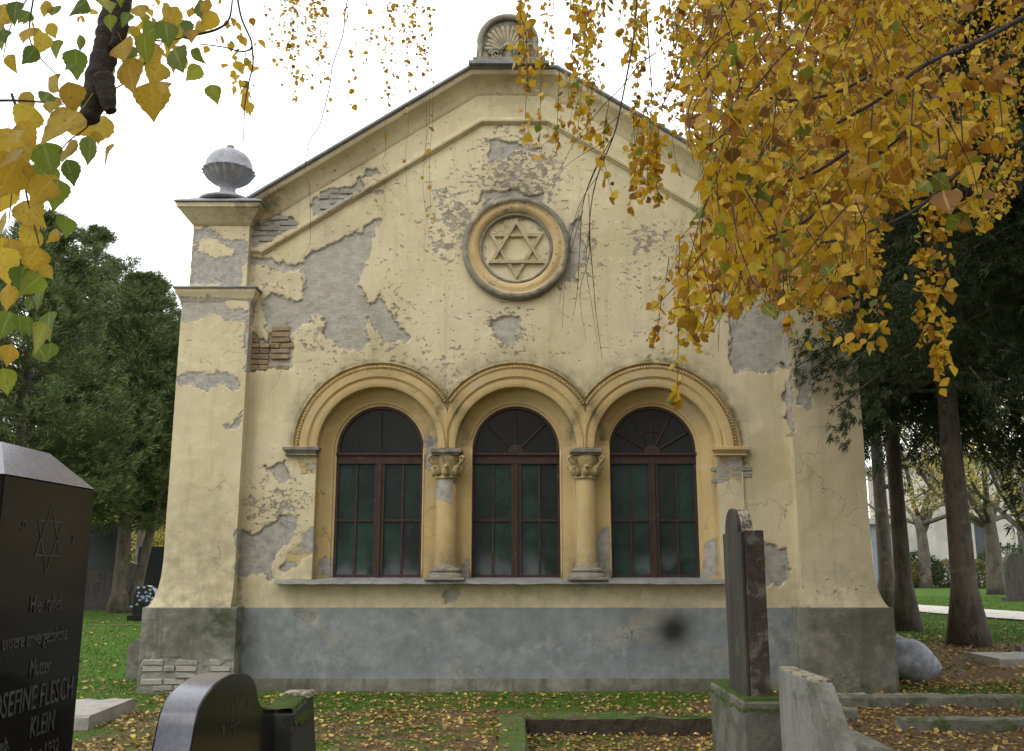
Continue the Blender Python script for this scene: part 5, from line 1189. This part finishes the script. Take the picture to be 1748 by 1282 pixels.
dl = (uu[:, 0] - 2.5) / 6.5; uu = uu[(uu[:, 2] > 2.6 + .70 * np.maximum(uu[:, 1], 2)) & (dl ** 2 + ((uu[:, 1] - 4) / 6.5) ** 2 < 1)]
LP.append(uu); LD.append(np.stack([rc2.randn(len(uu)) * .6, rc2.randn(len(uu)) * .6, -np.ones(len(uu))], 1)); LS.append(rc2.uniform(.10, .17, len(uu)))
P = np.vstack(LP); D = np.vstack(LD); S = np.concatenate(LS)
px, py, dd = topx(P); inv = (px > 0) & (px < 1748) & (py > 0) & (py < 1282); score = np.where(inv, S / dd, 0); order = np.argsort(-score); big = order[:300]; rest = order[300:]
V, f, k = scatter_leaves(P[rest], D[rest], S[rest], rg, BL); tag(mesh_np('leaves', V, f, M['bleaf'], birch, True, dict(rnd=np.repeat(rg.rand(len(rest)) ** .9, k))), kind='stuff')
def leaf_objects(P, D, S, mats, parent, tmpl, rg, nvar=5, matsel=None):
    base = []
    for v in range(nvar):
        V0, Q, T = tmpl[:3]; V = V0 * (1, rg.uniform(.85, 1.1), 1) ; V[:, 2] *= rg.uniform(-2.2, 2.4); V[:, 2] += .08 * np.sin(V0[:, 0] * 5 + v) * (V0[:, 1] * 2 + .3)
        row = []
        for m in mats:
            nb_ = len(V); m0 = tmpl[3]; ve = np.zeros(nb_ + 6); ve[:m0] = 1; edg = np.zeros(nb_ + 6); edg[m0:nb_] = 1; edg[m0 - 1] = 1
            stalk = np.array([(0, .008, 0), (0, -.008, 0), (-.2, .007, .03), (-.2, -.007, .03), (-.42, .006, .10), (-.42, -.006, .10)]); V2 = np.vstack([V, stalk]); Q2 = np.vstack([Q, [(nb_, nb_ + 2, nb_ + 3, nb_ + 1), (nb_ + 2, nb_ + 4, nb_ + 5, nb_ + 3)]])
            o = mesh_np('leaf', V2, [Q2, T], m, None, True, dict(vein=ve, edge=edg, big=np.ones(nb_ + 6))); row.append(o.data); bpy.data.objects.remove(o)
        base.append(row)
    Fm = frames(D, rg); pl = np.array(parent.location)
    for i in range(len(P)):
        mi = matsel[i] if matsel is not None else 0
        o = bpy.data.objects.new('leaf', base[rg.randint(nvar)][mi]); link(o, parent)
        m3 = Matrix(Fm[i].tolist()); o.matrix_local = Matrix.Translation(Vector(P[i] - pl)) @ m3.to_4x4() @ Matrix.Scale(float(S[i]), 4)
leaf_objects(P[big], D[big], S[big], [M['bleaf_o']], birch, BL, rg)

# --- left tree: thick mossy hanging limb, large leaves close to the camera
lt = empty('tree', (-2.6, .6, 0), 'near tree at upper left with dark broken limb and large green and yellow leaves', 'tree')
tb = MB(); z = np.linspace(-.1, 6, 10); tb.tube([(-2.6 + .1 * math.sin(a), .6, a) for a in z], .16 * (1 - z / 9) + .02, 10); tb.build('trunk', M['bark'], lt, True)
LY = 2.2
br = MB(); ln = path_pts([(215,-120),(205,-20),(190,50),(180,90),(165,140),(158,180),(148,212)], LY, 40); rr_ = np.linspace(.036, .022, 40) * (1 + .28 * np.random.RandomState(3).rand(40)); rr_[-3:] *= (.85, .6, .3); br.tube(ln, rr_, 10)
br.tube(path_pts([(176,130),(182,160),(186,180),(190,190)], LY - .03, 12), np.linspace(.024, .012, 12) * (1 + .3 * np.random.RandomState(5).rand(12)), 8)
br.tube(path_pts([(205,45),(200,70),(190,80)], LY - .03, 8), np.linspace(.022, .010, 8), 8)
br.build('branch', M['birchbark'], lt, True)
s = np.linspace(0, 1, 10)[:, None]; e0 = np.array([-2.6, .6, 4.6]); e1 = np.array(atY(215, -120, LY)); bb = MB(); bb.tube(e0 * (1 - s) + e1 * s + np.array([0, 0, .5]) * np.sin(s * math.pi), np.linspace(.07, .04, 10), 8); bb.build('branch', M['birchbark'], lt, True)
tw = MB()
for pts, r in (([(-20,172),(40,172),(108,178)], .004), ([(250,105),(222,135),(190,155)], .003), ([(170,180),(150,215),(118,240),(100,262)], .0025), ([(20,160),(35,210),(38,270),(30,310),(0,330)], .004), ([(38,270),(45,330),(60,390),(75,450)], .003), ([(60,-20),(50,60),(70,100),(100,130)], .0025), ([(0,230),(20,300),(15,380)], .0025), ([(-10,440),(30,470),(55,510),(70,560)], .002), ([(-15,520),(5,570),(14,640)], .002),
 ([(330,60),(370,50),(392,30),(398,-20)], .004), ([(403,-20),(412,30),(430,75),(415,88),(380,80),(340,75)], .003), ([(430,75),(432,110),(425,140),(418,180),(416,240)], .0025), ([(190,20),(240,60),(280,70),(330,60)], .003), ([(60,-20),(20,40),(5,100)], .002), ([(300,45),(270,80),(250,105)], .002)):
    tw.tube(path_pts(pts, LY), np.linspace(r, r * .5, len(pts) * 5), 5)
tag(tw.build('twig', M['twig'], lt, True), kind='stuff')
BIG = [(27,24,38,1),(48,95,32,1),(88,53,24,0),(98,85,30,1),(135,74,24,1),(88,143,40,2),(119,170,50,0),(48,180,38,0),(103,220,74,0),(162,222,52,0),(154,258,40,1),(186,265,34,0),(119,296,38,1),(82,274,50,1),(255,55,32,1),(212,90,44,2),(223,133,54,2),(265,127,40,0),(260,175,56,0),(305,103,50,1),(313,53,42,1),(329,125,30,1),(337,100,28,1),(366,162,30,1),(16,265,80,0),(10,305,72,0),(53,371,54,0),(69,330,52,2),(95,334,46,1),(111,389,36,1),(53,410,42,0),(58,447,42,0),(10,456,52,0),(50,488,42,1),(66,509,38,1),(10,509,38,0),(69,578,46,1),(34,557,30,1),(8,557,42,1),(16,605,34,2),(10,652,36,1),(75,300,40,1),(30,235,40,0),(110,258,44,0),(140,215,44,0),(8,380,34,0),(20,425,34,0),(80,465,24,0),(40,30,26,1),(5,60,26,1),(75,15,26,0),(190,8,30,1),(215,35,26,1),(240,20,30,0),(280,20,26,0),(350,12,26,0),(22,110,28,0),(5,340,44,0),(35,300,46,0),(52,520,26,1),(230,60,26,0),(350,35,28,1),(120,112,22,1)]
_r = np.random.RandomState(12)
for (x0_, y0_, sx_, sy_, n_, c_) in ((30, 270, 28, 60, 9, 0), (60, 390, 30, 60, 7, 0), (230, 90, 45, 55, 8, 2), (300, 70, 45, 45, 8, 2), (120, 200, 45, 40, 6, 2), (60, 540, 25, 70, 5, 1), (40, 60, 40, 50, 6, 2), (160, 20, 60, 20, 5, 2)):
    for _ in range(n_): BIG.append((max(2, x0_ + _r.randn() * sx_ * .7), y0_ + _r.randn() * sy_ * .7, _r.uniform(22, 46), c_))
rgl = np.random.RandomState(55); P = []; D = []; S = []; ms = []
for (x_, y_, s_, c_) in BIG:
    Yd = rgl.uniform(1.75, 2.5); d = np.array([rgl.randn() * .45, rgl.randn() * .3, -1]); d /= np.linalg.norm(d)
    sz = s_ / F * Yd * 1.35; P.append(np.array(atY(x_, y_, Yd)) - d * sz * .5); D.append(d); S.append(sz); ms.append(1 if c_ == 1 else (1 if c_ == 2 and rgl.rand() < .5 else 0))
def frames_face(D, rg):   # broad side turned roughly along the line of sight
    D = unit(np.array(D)); nrm = unit(np.stack([rg.randn(len(D)) * .45, -np.ones(len(D)), rg.randn(len(D)) * .45], 1)); Sx = unit(np.cross(nrm, D)); return np.stack([D, Sx, np.cross(D, Sx)], 2)
_fr = frames; frames = frames_face
leaf_objects(np.array(P), np.array(D), np.array(S), [M['lleaf_y'], M['lleaf_g']], lt, PL, rgl, 6, ms); frames = _fr
# small leaves of the left tree further off
LP.clear(); LD.clear(); LS.clear(); rg = np.random.RandomState(9)
cl = [(265,40,45,26),(330,20,60,22),(400,60,30,16),(300,90,40,10),(405,110,20,10),(420,170,10,10),(425,100,14,10),(250,75,25,8),(140,10,40,8),(50,40,40,6),(225,25,30,10),(415,145,14,9)]
for x_, y_, s_, n_ in cl:
    for _ in range(n_):
        q = np.array(atY(x_ + rg.randn() * s_ * .6, y_ + rg.randn() * s_ * .6, rg.uniform(2.6, 3.6))); LP.append(q[None]); LD.append(np.array([[rg.randn() * .4, rg.randn() * .4, -1]])); LS.append(np.array([rg.uniform(.028, .042)]))
P = np.vstack(LP); D = np.vstack(LD); S = np.concatenate(LS); V, f, k = scatter_leaves(P, D, S, rg, BL); tag(mesh_np('small_leaves', V, f, M['bleaf'], lt, True, dict(rnd=np.repeat(rg.rand(len(P)) * .8, k))), kind='stuff')

# --- birch of the top centre: thin far twigs against the sky
mb2 = empty('birch_tree', (-.6, 6.2, 0), 'weeping birch with sparse small leaves hanging in the sky left of the gable top', 'birch tree')
mb2.location = (-4.9, 6.6, 0)
tb = MB(); z = np.linspace(-.1, 11, 14); 
hang = MB(); LP.clear(); LD.clear(); LS.clear()
base_b = np.array([-6.2, 6.6, 0.0]); mb2.location = tuple(base_b); tb.tube([base_b + (0.1 * math.sin(a), 0, a) for a in z], .15 * (1 - z / 14) + .02, 10); tb.build('trunk', bpy.data.materials['birch_bark'], mb2, True)
for px, py in ((560, -120), (700, -150), (470, -130)):
    e = np.array(atY(px, py, 7.0)); s = np.linspace(0, 1, 14)[:, None]; t0 = base_b + (0, 0, 7.5); bb = MB(); bb.tube(t0 * (1 - s) + e * s + np.array([0, 0, .8]) * np.sin(s * math.pi), np.linspace(.05, .012, 14), 7); bb.build('branch', M['birchbark'], mb2, True)
HS = [([(605,-60),(590,15),(585,60),(568,110),(562,150),(545,215),(528,240),(520,290)], .006, 0), ([(520,300),(528,320),(530,400),(525,425),(500,460)], .002, 0), ([(400,-40),(500,5),(545,15),(590,15)], .005, 0)]
for k in range(34):
    x0 = rg.choice([rg.normal(540, 30), rg.normal(660, 45), rg.normal(710, 22), rg.normal(480, 20)], p=[.35, .3, .2, .15]); t0 = rg.uniform(-80, 20); L = rg.uniform(60, 200)
    HS.append(([(x0, t0), (x0 + rg.randn() * 6, t0 + L * .5), (x0 + rg.randn() * 10, t0 + L)], .0016, .9))
for (x0, y0, y1) in ((736,185,380),(695,200,330),(730,190,300),(655,250,300),(555,160,260),(440,20,150),(725,230,400)): HS.append(([(x0, y0 - 150), (x0 + 3, y0), (x0 - 3, (y0 + y1) / 2), (x0 + rg.randn() * 6, y1)], .0016, .12))
HS += [([(655,60),(660,130),(664,180),(662,195)], .0018, 1.6), ([(690,50),(700,110),(703,172)], .0018, 1.3), ([(540,-10),(535,50),(532,62)], .002, 2.2), ([(560,0),(548,40),(545,60)], .002, 2), ([(730,0),(735,40),(728,60)], .002, 1.6)]
for pts, r, dn_ in HS:
    Yq = rg.uniform(6.2, 8.5); Yq = 7.0 if dn_ == 0 else Yq
    ln = path_pts(pts, Yq); hang.tube(ln, np.linspace(r, r * .6, len(ln)), 3, cap=False)
    if dn_ > 0:
        add_leaves(ln, .030 / dn_, .036, None, .02)
tag(hang.build('twig', M['twig'], mb2), kind='stuff')
P = np.vstack(LP); D = np.vstack(LD); S = np.concatenate(LS); V, f, k = scatter_leaves(P, D, S, rg, BL); tag(mesh_np('leaves', V, f, M['bleaf'], mb2, True, dict(rnd=np.repeat(.2 + rg.rand(len(P)) * .75, k))), kind='stuff')
# origins: bake parents' rotation etc. is not needed
